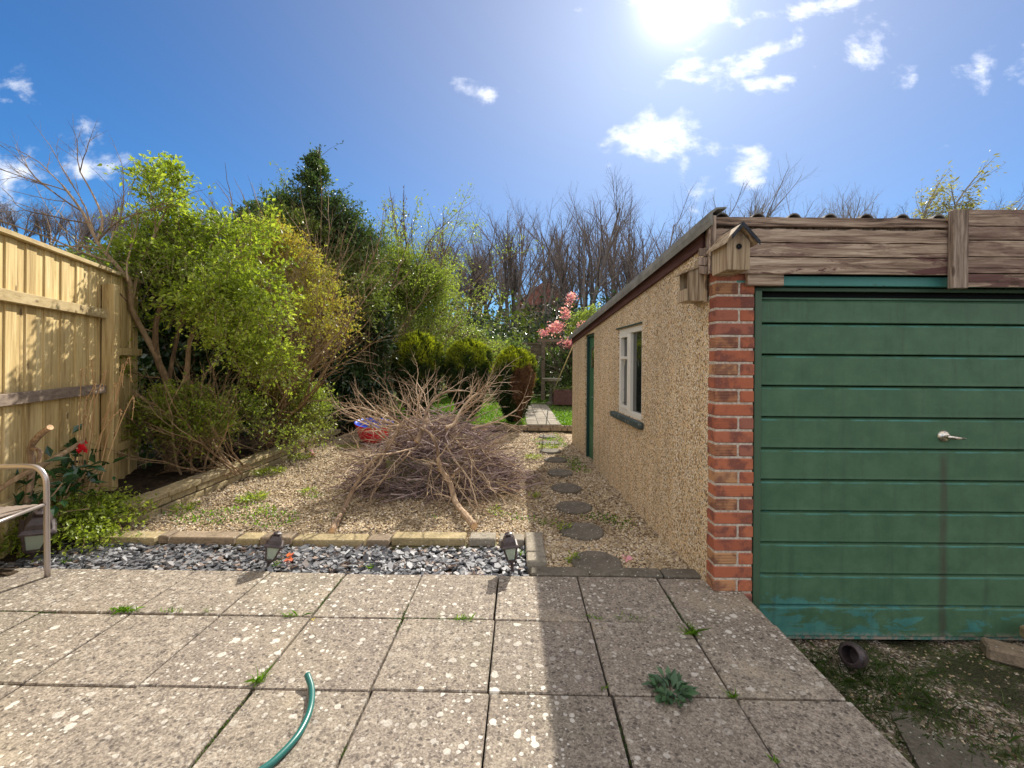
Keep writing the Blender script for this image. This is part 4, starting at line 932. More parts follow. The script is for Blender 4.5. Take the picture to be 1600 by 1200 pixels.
def noise3(p, s, seed=0):
    """cheap smooth noise for clumps and gaps"""
    p = p*s+seed; return (np.sin(p[:, 0]+1.7*np.sin(p[:, 1]*.9+seed))+np.sin(p[:, 1]*1.3+1.3*np.sin(p[:, 2]*1.1))+np.sin(p[:, 2]*1.2+1.5*np.sin(p[:, 0]*.8)))/3
def mass(ells, n, per=9, spread=.10, seed=0, gap=-.25, shell=.55):
    """clumped leaf positions spread through a set of ellipsoids (cx,cy,cz,rx,ry,rz), with gaps"""
    vol = np.array([e[3]*e[4]*e[5] for e in ells])**.75; pr = vol/vol.sum(); nc = n//per
    w_ = rng.choice(len(ells), nc*2, p=pr); E = np.array(ells)[w_]
    d = nrm(rng.normal(size=(len(w_), 3))); rad = (shell+(1-shell)*rng.random((len(w_), 1))**.6)*(.88+.25*rng.random((len(w_), 1)))
    c = E[:, :3]+d*rad*E[:, 3:]; c = c[noise3(c, 3.2, seed) > gap][:nc]; c = c[c[:, 2] > .05]
    q = np.repeat(c, per, 0)+rng.normal(size=(len(c)*per, 3))*spread; return q
def plant(name, label, cat, loc, group=None): return thing(name, label, cat, loc, group)

def sprays(mt, ml, ells, n, L, K, leaf, aspect=.5, up=.5, out=.9, droop=.35, seed=0., gap=-.1, shell=.2, tw=.0016, axis=None, twmax=3000):
    """n thin arching twigs spread through the ellipsoids, each with K leaves set along it"""
    vol = np.array([e[3]*e[4]*e[5] for e in ells])**.75; w_ = rng.choice(len(ells), n*3, p=vol/vol.sum()); E = np.array(ells)[w_]
    d = nrm(rng.normal(size=(len(w_), 3))); rad = (shell+(1-shell)*rng.random((len(w_), 1))**.5)
    c = E[:, :3]+d*rad*E[:, 3:]*.92; k = (noise3(c, 3.0, seed) > gap) & (c[:, 2] > .06); c, d = c[k][:n], d[k][:n]; n = len(c)
    dr = nrm(d*out+rng.normal(size=(n, 3))*.45+np.array([0, 0, up])); Ls = L*(.5+rng.random((n, 1)))
    def at(t): return c+dr*Ls*t+np.array([0, 0, -1.])*droop*Ls*t*t
    tt = (np.arange(K)+.5)/K
    pos = np.stack([at(t) for t in tt], 1).reshape(-1, 3); ld = np.repeat(dr, K, 0)+rng.normal(size=(n*K, 3))*.7
    base = np.repeat(np.clip(.5+.33*noise3(c, 2.2, seed+3)+.12*rng.normal(size=n), 0, 1), K)
    ml.leaves(pos+rng.normal(size=pos.shape)*leaf*.25, leaf, aspect, nrm(ld), rnd=np.clip(base+.16*rng.normal(size=n*K), 0, 1))
    m_ = min(n, twmax); q = [at(t)[:m_] for t in (0, .4, .75, 1.0)]; s0 = np.array([[tw, 0, 0], [-tw*.5, tw*.86, 0], [-tw*.5, -tw*.86, 0]])
    sc = (1.6, 1.2, .8, .4); V_ = np.stack([q[i][:, None, :]+s0[None]*sc[i] for i in range(4)], 1).reshape(-1, 3)
    f = np.array([[r_*3+j, r_*3+(j+1) % 3, r_*3+3+(j+1) % 3, r_*3+3+j] for r_ in range(3) for j in range(3)])
    mt.add(V_, (np.arange(m_)[:, None, None]*12+f[None]).reshape(-1, 4), np.repeat(rng.random(m_), 9))
def E3h(px, py, Y, rx, ry, rz): return tuple(P(px, py, Y))+(rx, ry, rz)
# ---- A: open shrub tree over the fence: bare sprays up and left, lime leaves on the rest
t = plant('shrub_tree', 'multi-stemmed shrub tree with lime leaves and bare sprays reaching over the timber fence', 'tree', (-3.62, 4.75, .1))
m = MB(); tips = []
S = dict(lev=4, seg=[7, 6, 5, 4, 3], wob=.14, up=[.05, .03, .02, .03, .03], kids=[3, 4, 4, 3], **{'from': [.45, .3, .2, .2]}, ang=[36, 40, 42, 42], ratio=[.62, .62, .6, .6], rr=[.62, .55, .5, .5], kmin=.005)
base = P(272, 738, 4.72)
def limb(ctrl, r0, r1, n=16, k=8): 
    c = curve(ctrl, n); m.tube(c, np.linspace(r0, r1, len(c)), k); return c
limb([base, P(268, 690, 4.7), P(272, 655, 4.7)], .055, .05)
limb([P(262, 740, 4.75), P(258, 700, 4.72), P(240, 640, 4.72)], .03, .028)
a1 = limb([P(272, 662, 4.7), P(262, 600, 4.68), P(246, 560, 4.66), P(243, 515, 4.65), P(252, 470, 4.7), P(262, 400, 4.8)], .042, .016)
a2 = limb([P(272, 655, 4.7), P(289, 615, 4.66), P(293, 570, 4.66), P(300, 520, 4.7), P(330, 470, 4.7)], .036, .014)
a3 = limb([P(247, 560, 4.66), P(225, 520, 4.6), P(205, 480, 4.45), P(202, 440, 4.35), P(178, 410, 4.25), P(152, 378, 4.2), P(128, 330, 4.15), P(98, 290, 4.1)], .030, .009)
a4 = limb([P(152, 378, 4.2), P(160, 345, 4.25), P(148, 310, 4.3), P(125, 268, 4.3)], .013, .006)
a5 = limb([P(262, 620, 4.7), P(270, 560, 4.8), P(300, 450, 4.9), P(352, 400, 5.0)], .026, .010)
a6 = limb([P(205, 480, 4.45), P(215, 430, 4.45), P(240, 370, 4.6), P(268, 310, 4.7)], .018, .007)
bare = []
Sb = dict(lev=2, seg=[7, 5, 3], wob=.11, up=[.03, .03, .02], kids=[5, 4], **{'from': [.15, .15]}, ang=[32, 36], ratio=[.5, .45], rr=[.62, .6], kmin=.003)
for ctrl_px, dr, L, r in [((128, 330), (-.75, -.1, .55), .85, .008), ((98, 290), (-.6, 0, .7), .55, .006), ((140, 350), (-.95, -.1, .25), .95, .008), ((178, 410), (-.9, -.15, .33), 1.05, .009), ((160, 390), (-.9, .1, .18), 1.0, .008), ((125, 268), (.3, .1, .8), .35, .005), ((125, 268), (-.35, 0, .8), .4, .005),
                          ((152, 378), (.45, .1, .75), .75, .008), ((165, 400), (.1, .1, 1), .75, .007), ((190, 430), (-.8, .25, .4), .95, .008), ((200, 440), (-.3, .2, .9), .8, .008), ((198, 470), (-.85, .2, .5), .9, .008), ((146, 360), (-.5, 0, .85), .8, .007), ((110, 300), (-.95, 0, .25), .75, .006)]:
    grow(m, P(*ctrl_px, 4.2), dr, L, r, 0, Sb, bare)
Sg = dict(lev=2, seg=[6, 5, 3], wob=.16, up=[.04, .02, .0], kids=[6, 5], **{'from': [.15, .15]}, ang=[42, 45], ratio=[.5, .45], rr=[.6, .55], kmin=.004)
for pxy, Y_, dr, L, r in [((262, 400), 4.8, (.05, .1, .9), .55, .012), ((262, 400), 4.8, (-.35, .1, .8), .45, .009), ((255, 440), 4.75, (.5, .2, .6), .7, .012), ((330, 470), 4.7, (.7, -.1, .45), .7, .012), ((352, 400), 5., (.6, .1, .4), .55, .010), ((310, 440), 4.9, (.3, -.2, .8), .6, .010),
                          ((300, 500), 4.7, (.8, -.3, .2), .7, .010), ((240, 370), 4.6, (.2, 0, .9), .5, .008), ((268, 310), 4.7, (.3, .1, .8), .28, .006), ((245, 520), 4.65, (-.6, -.3, .3), .6, .009), ((300, 450), 4.9, (-.2, -.3, .7), .9, .011), ((250, 590), 4.66, (-.7, -.4, .35), .5, .008), ((340, 440), 5., (.85, -.1, .15), .6, .010), ((352, 400), 5., (.1, .2, .95), .35, .008)]:
    grow(m, P(*pxy, Y_), dr, L, r, 0, Sg, tips)
mt_A = m; m = MB(); tp = np.array([q[0] for q in tips]); td = np.array([q[1] for q in tips])
ix = rng.integers(0, len(tp), 6500); m.leaves(tp[ix]+rng.normal(size=(len(ix), 3))*.035, .044, .55, td[ix])
el = [tuple(P(px, py, Y_))+r for px, py, Y_, r in [(300, 365, 4.9, (.50, .4, .26)), (245, 280, 4.75, (.36, .25, .16)), (300, 315, 4.8, (.30, .3, .14)), (370, 400, 4.9, (.45, .4, .38)), (400, 480, 4.8, (.35, .35, .40)), (320, 430, 4.8, (.5, .45, .35)), (345, 530, 4.6, (.38, .3, .25)), (240, 500, 4.6, (.18, .2, .2)), (420, 430, 4.85, (.22, .25, .3))]]
el = [tuple(P(px, py, Y_))+r for px, py, Y_, r in [(245, 275, 4.75, (.30, .25, .13)), (300, 300, 4.8, (.26, .3, .12)), (330, 350, 4.9, (.42, .4, .22)), (250, 350, 4.8, (.40, .3, .16)), (385, 395, 4.9, (.42, .4, .30)), (300, 400, 4.8, (.55, .45, .24)), (210, 400, 4.55, (.28, .3, .16)), (410, 470, 4.8, (.36, .35, .34)), (340, 470, 4.7, (.45, .4, .25)), (350, 550, 4.6, (.36, .3, .25)), (235, 510, 4.6, (.18, .2, .22)), (430, 430, 4.9, (.25, .25, .28)), (430, 560, 4.8, (.2, .2, .2))]]
sprays(mt_A, m, el, 2150, .24, 9, .042, .5, .35, .8, .4, 1.3, .12, .1, .0016)
mt_A.build('trunk', M['bark_shrub'], t)
m.build('leaves', M['leaf_lime'], t)
# ---- B: small-leaved suckers at its foot
def leafy(name, label, cat, group, stems_at, ells, n, leaf, size, matn, bark='bark_shrub', aspect=.5, per=9, spread=.07, gap=-.15, shell=.3, stemr=.012, seed=0., dirs=None, lean=.25, lev=2, kids=(5, 4), flat=.3, stemlen=.7, spl=.26, K=9, updir=.5):
    b = np.array(stems_at).mean(0); t = plant(name, label, cat, (b[0], b[1], b[2]), group); m = MB(); tp = []
    E = np.array(ells); top = (E[:, 2]+E[:, 5]).max()
    Sx = dict(lev=lev, seg=[6, 4, 3], wob=.10, up=[.06, .05, .03], kids=list(kids), **{'from': [.25, .2]}, ang=[32, 38], ratio=[.5, .45], rr=[.6, .55], kmin=.006)
    for s_ in stems_at:
        tgt = E[rng.integers(len(E)), :3]; d = unit(tgt-np.array(s_))+rng.normal(size=3)*lean*.5
        grow(m, s_, d, (top-s_[2])*stemlen, stemr*(.7+.6*rng.random()), 0, Sx, tp)
    ml = MB(); sprays(m, ml, ells, int(n/K), spl, K, leaf, aspect, updir, .8, .4, seed, gap, shell)
    m.build('stems', M[bark], t); ml.build('leaves', M[matn], t); return t
def E3(px, py, Y, rx, ry, rz): return tuple(P(px, py, Y))+(rx, ry, rz)
leafy('leafy_shrub', 'bright small-leaved bush around the foot of the shrub tree', 'shrub', None, [(-3.7+rng.random()*.9, 4.5+rng.random()*.4, .1) for _ in range(26)],
      [E3(230, 640, 4.5, .28, .2, .35), E3(300, 650, 4.4, .35, .2, .30), E3(340, 690, 4.45, .32, .2, .20), E3(240, 700, 4.3, .25, .2, .18), E3(200, 590, 4.5, .2, .15, .25), E3(330, 620, 4.6, .25, .2, .25), E3(290, 720, 4.3, .4, .15, .12)], 7000, .032, 0, 'leaf_lime', aspect=.55, spread=.04, gap=.24, shell=.05, stemr=.009, spl=.2, updir=.8)
leafy('ivy_clump', 'dark ivy mass hanging beside the end of the timber fence', 'ivy', None, [(-4.2, 5.3, .1), (-4.0, 5.4, .1), (-3.8, 5.5, .1)],
      [E3(225, 470, 5.3, .45, .3, .5), E3(290, 480, 5.5, .6, .3, .55), E3(260, 590, 5.3, .6, .3, .5), E3(330, 560, 5.6, .5, .3, .6), E3(220, 640, 5.1, .35, .2, .4), E3(340, 640, 5.6, .4, .2, .3)], 26000, .065, 0, 'leaf_dark', aspect=.8, spread=.09, gap=-.6, shell=.1)
leafy('variegated_ivy', 'pale variegated ivy against the fence end and dark ivy', 'ivy', None, [(-4.05, 4.75, .1), (-3.95, 4.8, .1)],
      [E3(205, 650, 4.75, .14, .1, .28), E3(210, 560, 4.75, .12, .1, .2)], 1500, .05, 0, 'leaf_ivy', aspect=.9, spread=.05, gap=-.3, shell=.1, stemr=.006)
# small shaded wooden posts/stems by the fence end
# ---- D: rust and yellow twiggy shrub
t = leafy('twiggy_shrub', 'rusty yellow twiggy shrub in new leaf beside the lime shrub tree', 'shrub', None, [(-3.55+rng.random()*.5, 5.9+rng.random()*.4, .1) for _ in range(13)],
      [E3(455, 440, 6.0, .48, .4, .62), E3(430, 400, 6.1, .35, .3, .35), E3(480, 520, 5.9, .45, .4, .45), E3(430, 560, 5.9, .5, .4, .5), E3(500, 590, 5.8, .25, .3, .25), E3(400, 500, 6.1, .4, .3, .5), E3(455, 630, 5.8, .45, .3, .3), E3(505, 490, 5.7, .35, .3, .4), E3(490, 420, 6.0, .3, .3, .4), E3(440, 380, 6.1, .3, .3, .3)], 24000, .034, 0, 'leaf_rust', aspect=.45, spread=.07, gap=.02, shell=.05, stemr=.018, lev=2, kids=(8, 7), stemlen=.66)
leafy('lime_bush', 'glowing yellow-green bush at the head of the raised bed', 'shrub', None, [(-3.2+rng.random()*.4, 5.5+rng.random()*.4, .1) for _ in range(10)],
      [E3(410, 690, 5.4, .4, .25, .2), E3(450, 670, 5.6, .35, .25, .25), E3(370, 650, 5.2, .25, .2, .25), E3(480, 640, 6.2, .25, .25, .35), E3(330, 705, 4.9, .3, .12, .14), E3(260, 745, 4.3, .22, .12, .12), E3(400, 670, 5.6, .4, .2, .3)], 9000, .036, 0, 'leaf_fresh', aspect=.5, spread=.06, gap=-.02, shell=.1, stemr=.008)
# ---- E: tall holly-like evergreen with a pointed top
t = plant('holly_tree', 'tall pointed dark evergreen rising highest above the shrub border', 'tree', (-4.0, 9.0, .1))
m = MB(); tips = []; tr = curve([(-4.0, 9.0, .1), (-3.98, 9.0, 2.0), (-4.0, 9.0, 3.8), (-3.97, 9.0, 5.55)], 20); m.tube(tr, np.linspace(.11, .012, len(tr)), 8)
Sh = dict(lev=2, seg=[5, 4, 3], wob=.12, up=[.09, .06, .04], kids=[6, 4], **{'from': [.2, .2]}, ang=[38, 40], ratio=[.5, .5], rr=[.5, .5], kmin=.006)
for z in np.linspace(1.2, 5.3, 52):
    a = rng.random()*6.283; x = np.interp(z, tr[:, 2], tr[:, 0]); Lr = np.interp(z, [1.2, 2.5, 3.4, 4.0, 4.6, 5.2, 5.5], [1.3, 1.35, 1.15, .82, .50, .22, .08])*(.6+.6*rng.random())
    grow(m, (x, 9.0, z), (math.cos(a), math.sin(a), .25), Lr*.62, .022*max(.4, 1-z/7), 0, Sh, tips)
m.build('trunk', M['bark_dark'], t)
mt_h = MB(); tp = np.array([q[0] for q in tips]); td = np.array([q[1] for q in tips]); m = MB()
sprays(mt_h, m, [E3h(500, 305, 9, .45, .4, .28), E3h(505, 350, 9, .75, .5, .35), E3h(480, 400, 9, 1.0, .5, .5), E3h(540, 390, 9, .8, .5, .4), E3h(452, 335, 9, .5, .4, .3), E3h(498, 262, 9, .2, .2, .35)], 2100, .42, 9, .06, .5, .5, .8, .3, 4.1, -.1, .1, .003); mt_h.build('side_twigs', M['bark_dark'], t)
ix = rng.integers(0, len(tp), 20000); m.leaves(tp[ix]+rng.normal(size=(len(ix), 3))*.05, .060, .5, td[ix]); m.build('leaves', M['leaf_holly'], t)
# ---- F: large arching light-green shrub, and its darker neighbours along the border
def archers(m, S, origin, n, L, r, dirs, tips):
    for _ in range(n):
        d = np.array(dirs)+rng.normal(size=3)*.35; grow(m, np.array(origin)+rng.normal(size=3)*np.array([.25, .25, .02]), d, L*(.7+.5*rng.random()), r, 0, S, tips)
t = plant('arching_shrub', 'large airy light green shrub arching out over the first conifer', 'shrub', (-3.4, 11.2, .1))
m = MB(); tips = []; Sa = dict(lev=3, seg=[8, 6, 4, 3], wob=.08, up=[-.03, -.06, -.07, -.05], kids=[7, 4, 3], **{'from': [.3, .2, .2]}, ang=[34, 36, 38], ratio=[.48, .5, .5], rr=[.5, .5, .5], kmin=.006)
archers(m, Sa, (-3.7, 11.2, .1), 13, 3.5, .035, (.25, .1, 1), tips); archers(m, Sa, (-3.1, 11.2, .1), 6, 2.6, .03, (.30, .1, 1), tips)
m.build('stems', M['bark_shrub'], t)
tp = np.array([q[0] for q in tips]); td = np.array([q[1] for q in tips]); m = MB(); k = tp[:, 2] > .6; tp, td = tp[k], td[k]
ix = rng.integers(0, len(tp), 25000); m.leaves(tp[ix]+rng.normal(size=(len(ix), 3))*.06, .062, .42, td[ix])
sprays(m, m2 := MB(), [E3(590, 430, 10.8, 1.0, .6, .75), E3(650, 470, 10.8, .9, .5, .55), E3(560, 380, 10.9, .7, .5, .45), E3(700, 480, 10.7, .65, .4, .28), E3(733, 467, 10.6, .32, .3, .17), E3(640, 420, 11, .6, .4, .35), E3(670, 450, 10.9, .6, .4, .4)], 3000, .42, 10, .062, .42, .4, .8, .55, 2.2, -.05, .1, .003); m.v += m2.v; m.f += [f_+m.nv for f_ in m2.f]; m.nv += m2.nv; m.r += m2.r; m.t += m2.t
m.build('leaves', M['leaf_fresh'], t)
leafy('laurel_bush', 'dark glossy-leaved evergreen bush behind the red and blue tub', 'shrub', None, [(-2.6+rng.random()*.8, 8.2+rng.random()*.3, .1) for _ in range(6)],
      [E3(550, 560, 8.2, .60, .5, .85), E3(570, 520, 8.5, .45, .4, .7), E3(520, 610, 8.0, .5, .4, .45), E3(565, 620, 8.3, .45, .4, .5), E3(545, 500, 8.5, .6, .4, .5)], 30000, .085, 0, 'leaf_dark', aspect=.5, spread=.11, gap=-.5, shell=.25)
leafy('mixed_shrub', 'mid green shrub below the tall pointed evergreen', 'shrub', None, [(-3.9+rng.random()*.9, 7.7+rng.random()*.4, .1) for _ in range(10)],
      [E3(500, 400, 8.0, .8, .5, .6), E3(540, 460, 7.9, .6, .5, .6), E3(440, 370, 8.3, .75, .5, .5), E3(560, 420, 8.3, .6, .5, .5), E3(470, 560, 7.6, .5, .4, .7), E3(410, 420, 8.2, .6, .4, .9)], 34000, .06, 0, 'leaf_mid', aspect=.45, spread=.10, gap=-.1, shell=.2, stemr=.03)
leafy('dark_evergreen', 'dark arching evergreen between the lime shrub tree and the tall pointed evergreen', 'shrub', None, [(-5.0+rng.random()*.6, 8.9+rng.random()*.4, .1) for _ in range(8)],
      [E3(440, 320, 9.0, .50, .4, .35), E3(425, 350, 9.0, .7, .4, .4), E3(460, 345, 9.1, .5, .4, .4), E3(400, 400, 9.2, 1.0, .5, .7)], 14000, .062, 0, 'leaf_holly', aspect=.45, spread=.09, gap=-.05, shell=.2, stemr=.03)
for nm, lb, ells, st in (('border_bush', 'low olive bush filling the border behind the twiggy shrub', [E3(370, 520, 7.2, .9, .5, .9), E3(300, 440, 7.0, .9, .5, .7), E3(380, 600, 7.0, .8, .4, .6)], [(-4.6+rng.random(), 7.1, .1) for _ in range(6)]),
                         ('neighbour_hedge', 'green hedge tops showing over the timber fence behind bare sprays', [(-7.5, 6.6, 2.0, 1.6, .7, .55), (-9.5, 7.6, 2.0, 1.6, .8, .6), (-5.8, 6.6, 2.1, 1.0, .6, .6), (-6.0, 7.2, 1.2, 1.5, .6, 1.0), (-8.2, 7.2, 1.0, 2.2, .6, 1.0)], [(-8+rng.random()*3, 7, .1) for _ in range(8)])):
    leafy(nm, lb, 'hedge' if 'hedge' in nm else 'shrub', None, st, ells, 22000, .075, 0, 'leaf_mid', aspect=.5, spread=.11, gap=-.3, shell=.3, stemr=.02)
# saplings with a few hanging leaves
for k, (px, ytop, Y_, lb) in enumerate([(625, 308, 12.5, 'slim bare sapling with dark leaf remnants, behind the arching shrub'), (646, 312, 12.8, 'straight thin bare sapling whose single spike stands beside the leafier one'), (682, 322, 13.5, 'thin bare sapling with fanning twigs, nearest the distant wood')]):
    b = P(px, 640, Y_); b.z = .1; zt_ = P(px, ytop, Y_).z; t = plant('bare_sapling', lb, 'tree', tuple(b), 'bare saplings behind the shrub border'); m = MB(); tips = []
    Ss = dict(lev=2, seg=[10, 5, 3], wob=.035, up=[.05, .14, .12], kids=[26, 5], **{'from': [.2, .2]}, ang=[34, 34], ratio=[.20, .45], rr=[.45, .5], kmin=.01)
    grow(m, tuple(b), (0, 0, 1), (zt_-.1)*.87, .045, 0, Ss, tips); m.build('trunk', M['bark_dark'], t)
    tp = np.array([q[0] for q in tips]); ix = rng.integers(0, len(tp), [420, 60, 120][k]); MB().leaves(tp[ix], .075, .5).build('leaves', M['leaf_brown'], t)

# ---- conifers
def conifer(px0, px1, ytop, Yc, label, dead=False, two=False):
    cx = P((px0+px1)/2, 600, Yc).x; rad = (px1-px0)/F*Yc/2; zt = P(700, ytop, Yc).z; zb_ = .10
    t = plant('conifer', label, 'conifer', (cx, Yc, zb_), 'three rounded conifers on the lawn'); H = zt-zb_
    m = MB()
    for q in range(9):
        a = rng.random()*6.28; m.tube(curve([(cx, Yc, zb_-.02), (cx+math.cos(a)*.05, Yc+math.sin(a)*.05, zb_+.2), (cx+math.cos(a)*rad*.5, Yc+math.sin(a)*rad*.5, zb_+H*.6)], 8), np.linspace(.03, .01, 9) if False else .018, 5)
    m.build('trunk', M['bark_dark'], t)
    n = 3600; u = rng.random(n)**.8; a = rng.random(n)*6.283
    prof = np.interp(u, [0, .10, .3, .55, .75, .88, .96, 1], [.16, .42, .72, .96, 1.0, .82, .50, .08])*rad
    # vertical fluting and lumps so the outline is uneven; an extra head makes the first two double
    lump = .90+.06*np.sin(a*5+u*9)+.05*np.sin(a*9-u*14+1.3)+.035*rng.normal(size=n)
    c = np.stack([cx+np.cos(a)*prof*lump, Yc+np.sin(a)*prof*lump, zb_+u*H*(1+.035*np.sin(a*3+2)+.02*np.sin(a*7))], 1)
    per = 12; q = np.repeat(c, per, 0); out = nrm(np.stack([np.cos(a)*.55, np.sin(a)*.55, .95+0*a], 1)); dr = np.repeat(out, per, 0)
    inn = rng.random(len(q))**1.5*.20*rad; q = q-np.repeat(np.stack([np.cos(a), np.sin(a), 0*a], 1), per, 0)*inn[:, None]+rng.normal(size=q.shape)*.014
    uu = np.repeat(u, per); gold_tip = np.clip((uu-.62)*2.6+.5*noise3(q, 14), 0, 1)*np.clip(1-inn/(.10*rad), 0, 1)  # golden outer tips, the foliage's own colour
    aa = np.repeat(a, per); tint = gold_tip*.95
    matn = 'leaf_conifer'
    if dead:      # the browned flank faces the path
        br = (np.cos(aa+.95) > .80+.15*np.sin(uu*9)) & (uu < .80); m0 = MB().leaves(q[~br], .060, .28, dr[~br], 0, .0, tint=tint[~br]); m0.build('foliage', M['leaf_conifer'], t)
        MB().leaves(q[br], .060, .2, dr[br], 0, 0, tint=.75).build('dead_foliage', M['leaf_conifer_dead'], t, label='browned dead side of the conifer'); return
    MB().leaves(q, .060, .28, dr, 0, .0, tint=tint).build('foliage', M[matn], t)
conifer(611, 694, 527, 9.1, 'widest rounded golden-tipped conifer, beside the dark glossy bush')
conifer(693, 770, 536, 9.3, 'middle rounded golden-tipped conifer on the lawn')
conifer(768, 838, 549, 8.55, 'rounded conifer with a browned flank beside the paved path', dead=True)
# ================================================================ BRUSH PILE
t = thing('brush_pile', 'big heap of cut bare twigs and prunings on the gravel bed', 'brush pile', (-.75, 4.6, 0))
m = MB(); n_ = 0
for k in range(1900):
    a = rng.random()*6.283; rr = rng.random()**.6; x = -.80+math.cos(a)*rr*.88; y = 4.7+math.sin(a)*rr*.58
    hz = .74*(1-rr**2)*rng.random()+.02; L = .22+.55*rng.random()**1.3; b = rng.normal()*.5+(0 if rng.random() < .7 else 1.57)
    d = np.array([math.cos(b)*(1 if rng.random() < .5 else -1), math.sin(b), rng.normal()*.28]); d = unit(d)
    c0 = np.array([x, y, hz]); e = rng.normal(size=3)*.05*L
    p = np.array([c0-d*L/2, c0-d*L*.15+e, c0+d*L*.18+e*1.4+rng.normal(size=3)*.02, c0+d*L/2+rng.normal(size=3)*.06*L]); p[:, 2] = np.maximum(p[:, 2], .008)
    r0 = .0024+.006*rng.random()**3; m.tube(p, np.linspace(r0, r0*.4, 4), 4 if r0 > .004 else 3, cap=False)
m.build('twigs', M['bark_pile_red'], t)['kind'] = 'stuff'
m = MB(); tips = []
Sp = dict(lev=2, seg=[6, 5, 3], wob=.13, up=[0.0, 0, 0], kids=[5, 4], **{'from': [.2, .2]}, ang=[38, 42], ratio=[.5, .45], rr=[.6, .55], kmin=.004)
for k in range(70):
    a = rng.random()*6.283; rr = .3+.6*rng.random(); x = -.85+math.cos(a)*rr*.9; y = 4.6+math.sin(a)*rr*.55
    d = (math.cos(a)*1.0, math.sin(a)*.8, rng.normal()*.35-.05+(.55 if k % 5 == 0 else 0)); grow(m, (x-math.cos(a)*.4, y-math.sin(a)*.3, .50*rng.random()+.10), d, .55+.3*rng.random(), .008+.005*rng.random(), 0, Sp, tips)
for arr in m.v:
    for s_, e_ in ((-1, -1.72), (1, .08)):
        k_ = (arr[:, 0]-e_)*s_ > 0; arr[k_, 0] = e_+(arr[k_, 0]-e_)*.3
for arr in m.v: arr[:, 2] = np.where(arr[:, 2] < .006, .006+rng.random(len(arr))*.01, arr[:, 2])
m.build('side_branches', M['bark_pile'], t)
def cut_branch(label, ctrl, r0, r1, shoots, n=26, seed=3, cutn=True, bark='bark_pile'):
    c = curve(ctrl, n); o = thing('cut_branch', label, 'branch', tuple(c[0]), 'thick cut branches thrown on the brush pile')
    m = MB(); rad = np.linspace(r0, r1, len(c))*(1+.06*np.sin(np.arange(len(c))*1.9)); m.tube(c, rad, 9, cap=True); tips = []
    for (f_, d, L, r) in shoots:
        i = int(f_*(len(c)-1)); grow(m, c[i], d, L*.62, r*.62, 0, Sp, tips)
    for arr in m.v: arr[:, 2] = np.maximum(arr[:, 2], .004)
    m.build('limb', M[bark], o)
    d = c[0]-c[1]; d /= np.linalg.norm(d); MB().tube([c[0]+d*.001, c[0]+d*.004], r0*.92, 10).build('cut_end', M['cut_wood'], o)
    return o
cut_branch('thick cut branch slanting down to the low wall at the pile’s fence side'.replace('’', "'"), [G(519, 829, .025), G(540, 790, .03), P(556, 757, 3.95), P(578, 725, 4.05), P(606, 700, 4.1), P(628, 660, 4.2)], .024, .012,
           [(.35, (.9, .3, .5), .42, .014), (.6, (-.4, .1, .9), .5, .009), (.8, (.3, 0, .9), .5, .009), (1, (.5, .1, .5), .4, .008), (.5, (-.7, -.2, .4), .35, .008)])
cut_branch('curved pale cut branch ending in a forked stub at the pile foot ', [G(741, 822, .03), G(730, 808, .05), P(712, 785, 3.85), P(703, 755, 3.95), P(690, 735, 4.0), P(684, 715, 4.0)], .030, .019,
           [(.45, (-.8, .1, .25), .24, .014), (.9, (-.5, -.1, .3), .3, .010), (1, (.35, .2, .3), .5, .010), (.7, (.8, .1, .3), .5, .008), (.08, (.5, -.2, .35), .06, .020)])
cut_branch('long smooth branch arching over the top of the pile towards its foot', [P(686, 735, 4.1), P(683, 700, 4.05), P(672, 678, 4.05), P(655, 668, 4.1), P(635, 655, 4.2), P(618, 636, 4.3), P(605, 610, 4.4)], .016, .006,
           [(.55, (-.5, .1, .9), .30, .008), (.8, (.2, 0, 1), .32, .006), (1, (-.2, 0, .9), .3, .005), (.9, (-.8, 0, .5), .3, .005)])
cut_branch('stout sawn branch forking upward from the middle of the pile', [P(651, 690, 4.05), P(658, 676, 4.1), P(664, 662, 4.2), P(668, 640, 4.3), P(680, 622, 4.4), P(700, 612, 4.5), P(724, 610, 4.6)], .027, .009,
           [(.35, (.9, .2, .35), .5, .010), (.55, (.4, .1, .8), .45, .010), (.8, (.8, .1, .6), .5, .007), (.95, (.9, .1, .1), .55, .007), (.7, (.1, .1, 1), .35, .006)])
cut_branch('short pale sawn branch raised above the right-hand side of the heap'.replace('right-hand side of the heap', 'heap in front of the middle conifer'), [P(697, 668, 4.4), P(710, 662, 4.45), P(718, 645, 4.5), P(733, 625, 4.6), P(747, 614, 4.7)], .020, .010,
           [(.4, (.5, .1, .8), .45, .009), (.6, (.9, .1, .35), .5, .009), (.8, (.2, .1, 1), .40, .008), (1, (.7, .1, .7), .45, .008), (1, (.1, .1, 1), .45, .006)])
# big stone trough under the pile
t = thing('stone_trough', 'grey rough stone trough buried under the brush pile', 'trough', (-.74, 4.55, 0))
m = MB(); a, b = P(600, 760, 4.35), P(722, 700, 4.35)
x0_, x1_ = a.x, b.x; m.box(((x0_+x1_)/2, 4.42, .15), (x1_-x0_, .06, .30), None, .02); m.box(((x0_+x1_)/2, 4.82, .15), (x1_-x0_, .06, .30), None, .02); m.box((x0_+.03, 4.62, .149), (.06, .338, .296), None, .02); m.box((x1_-.03, 4.62, .149), (.06, .338, .296), None, .02); m.box(((x0_+x1_)/2, 4.62, .04), (x1_-x0_-.13, .33, .06), None, .01)
m.build('trough_body', M['stone_mossy'], t)
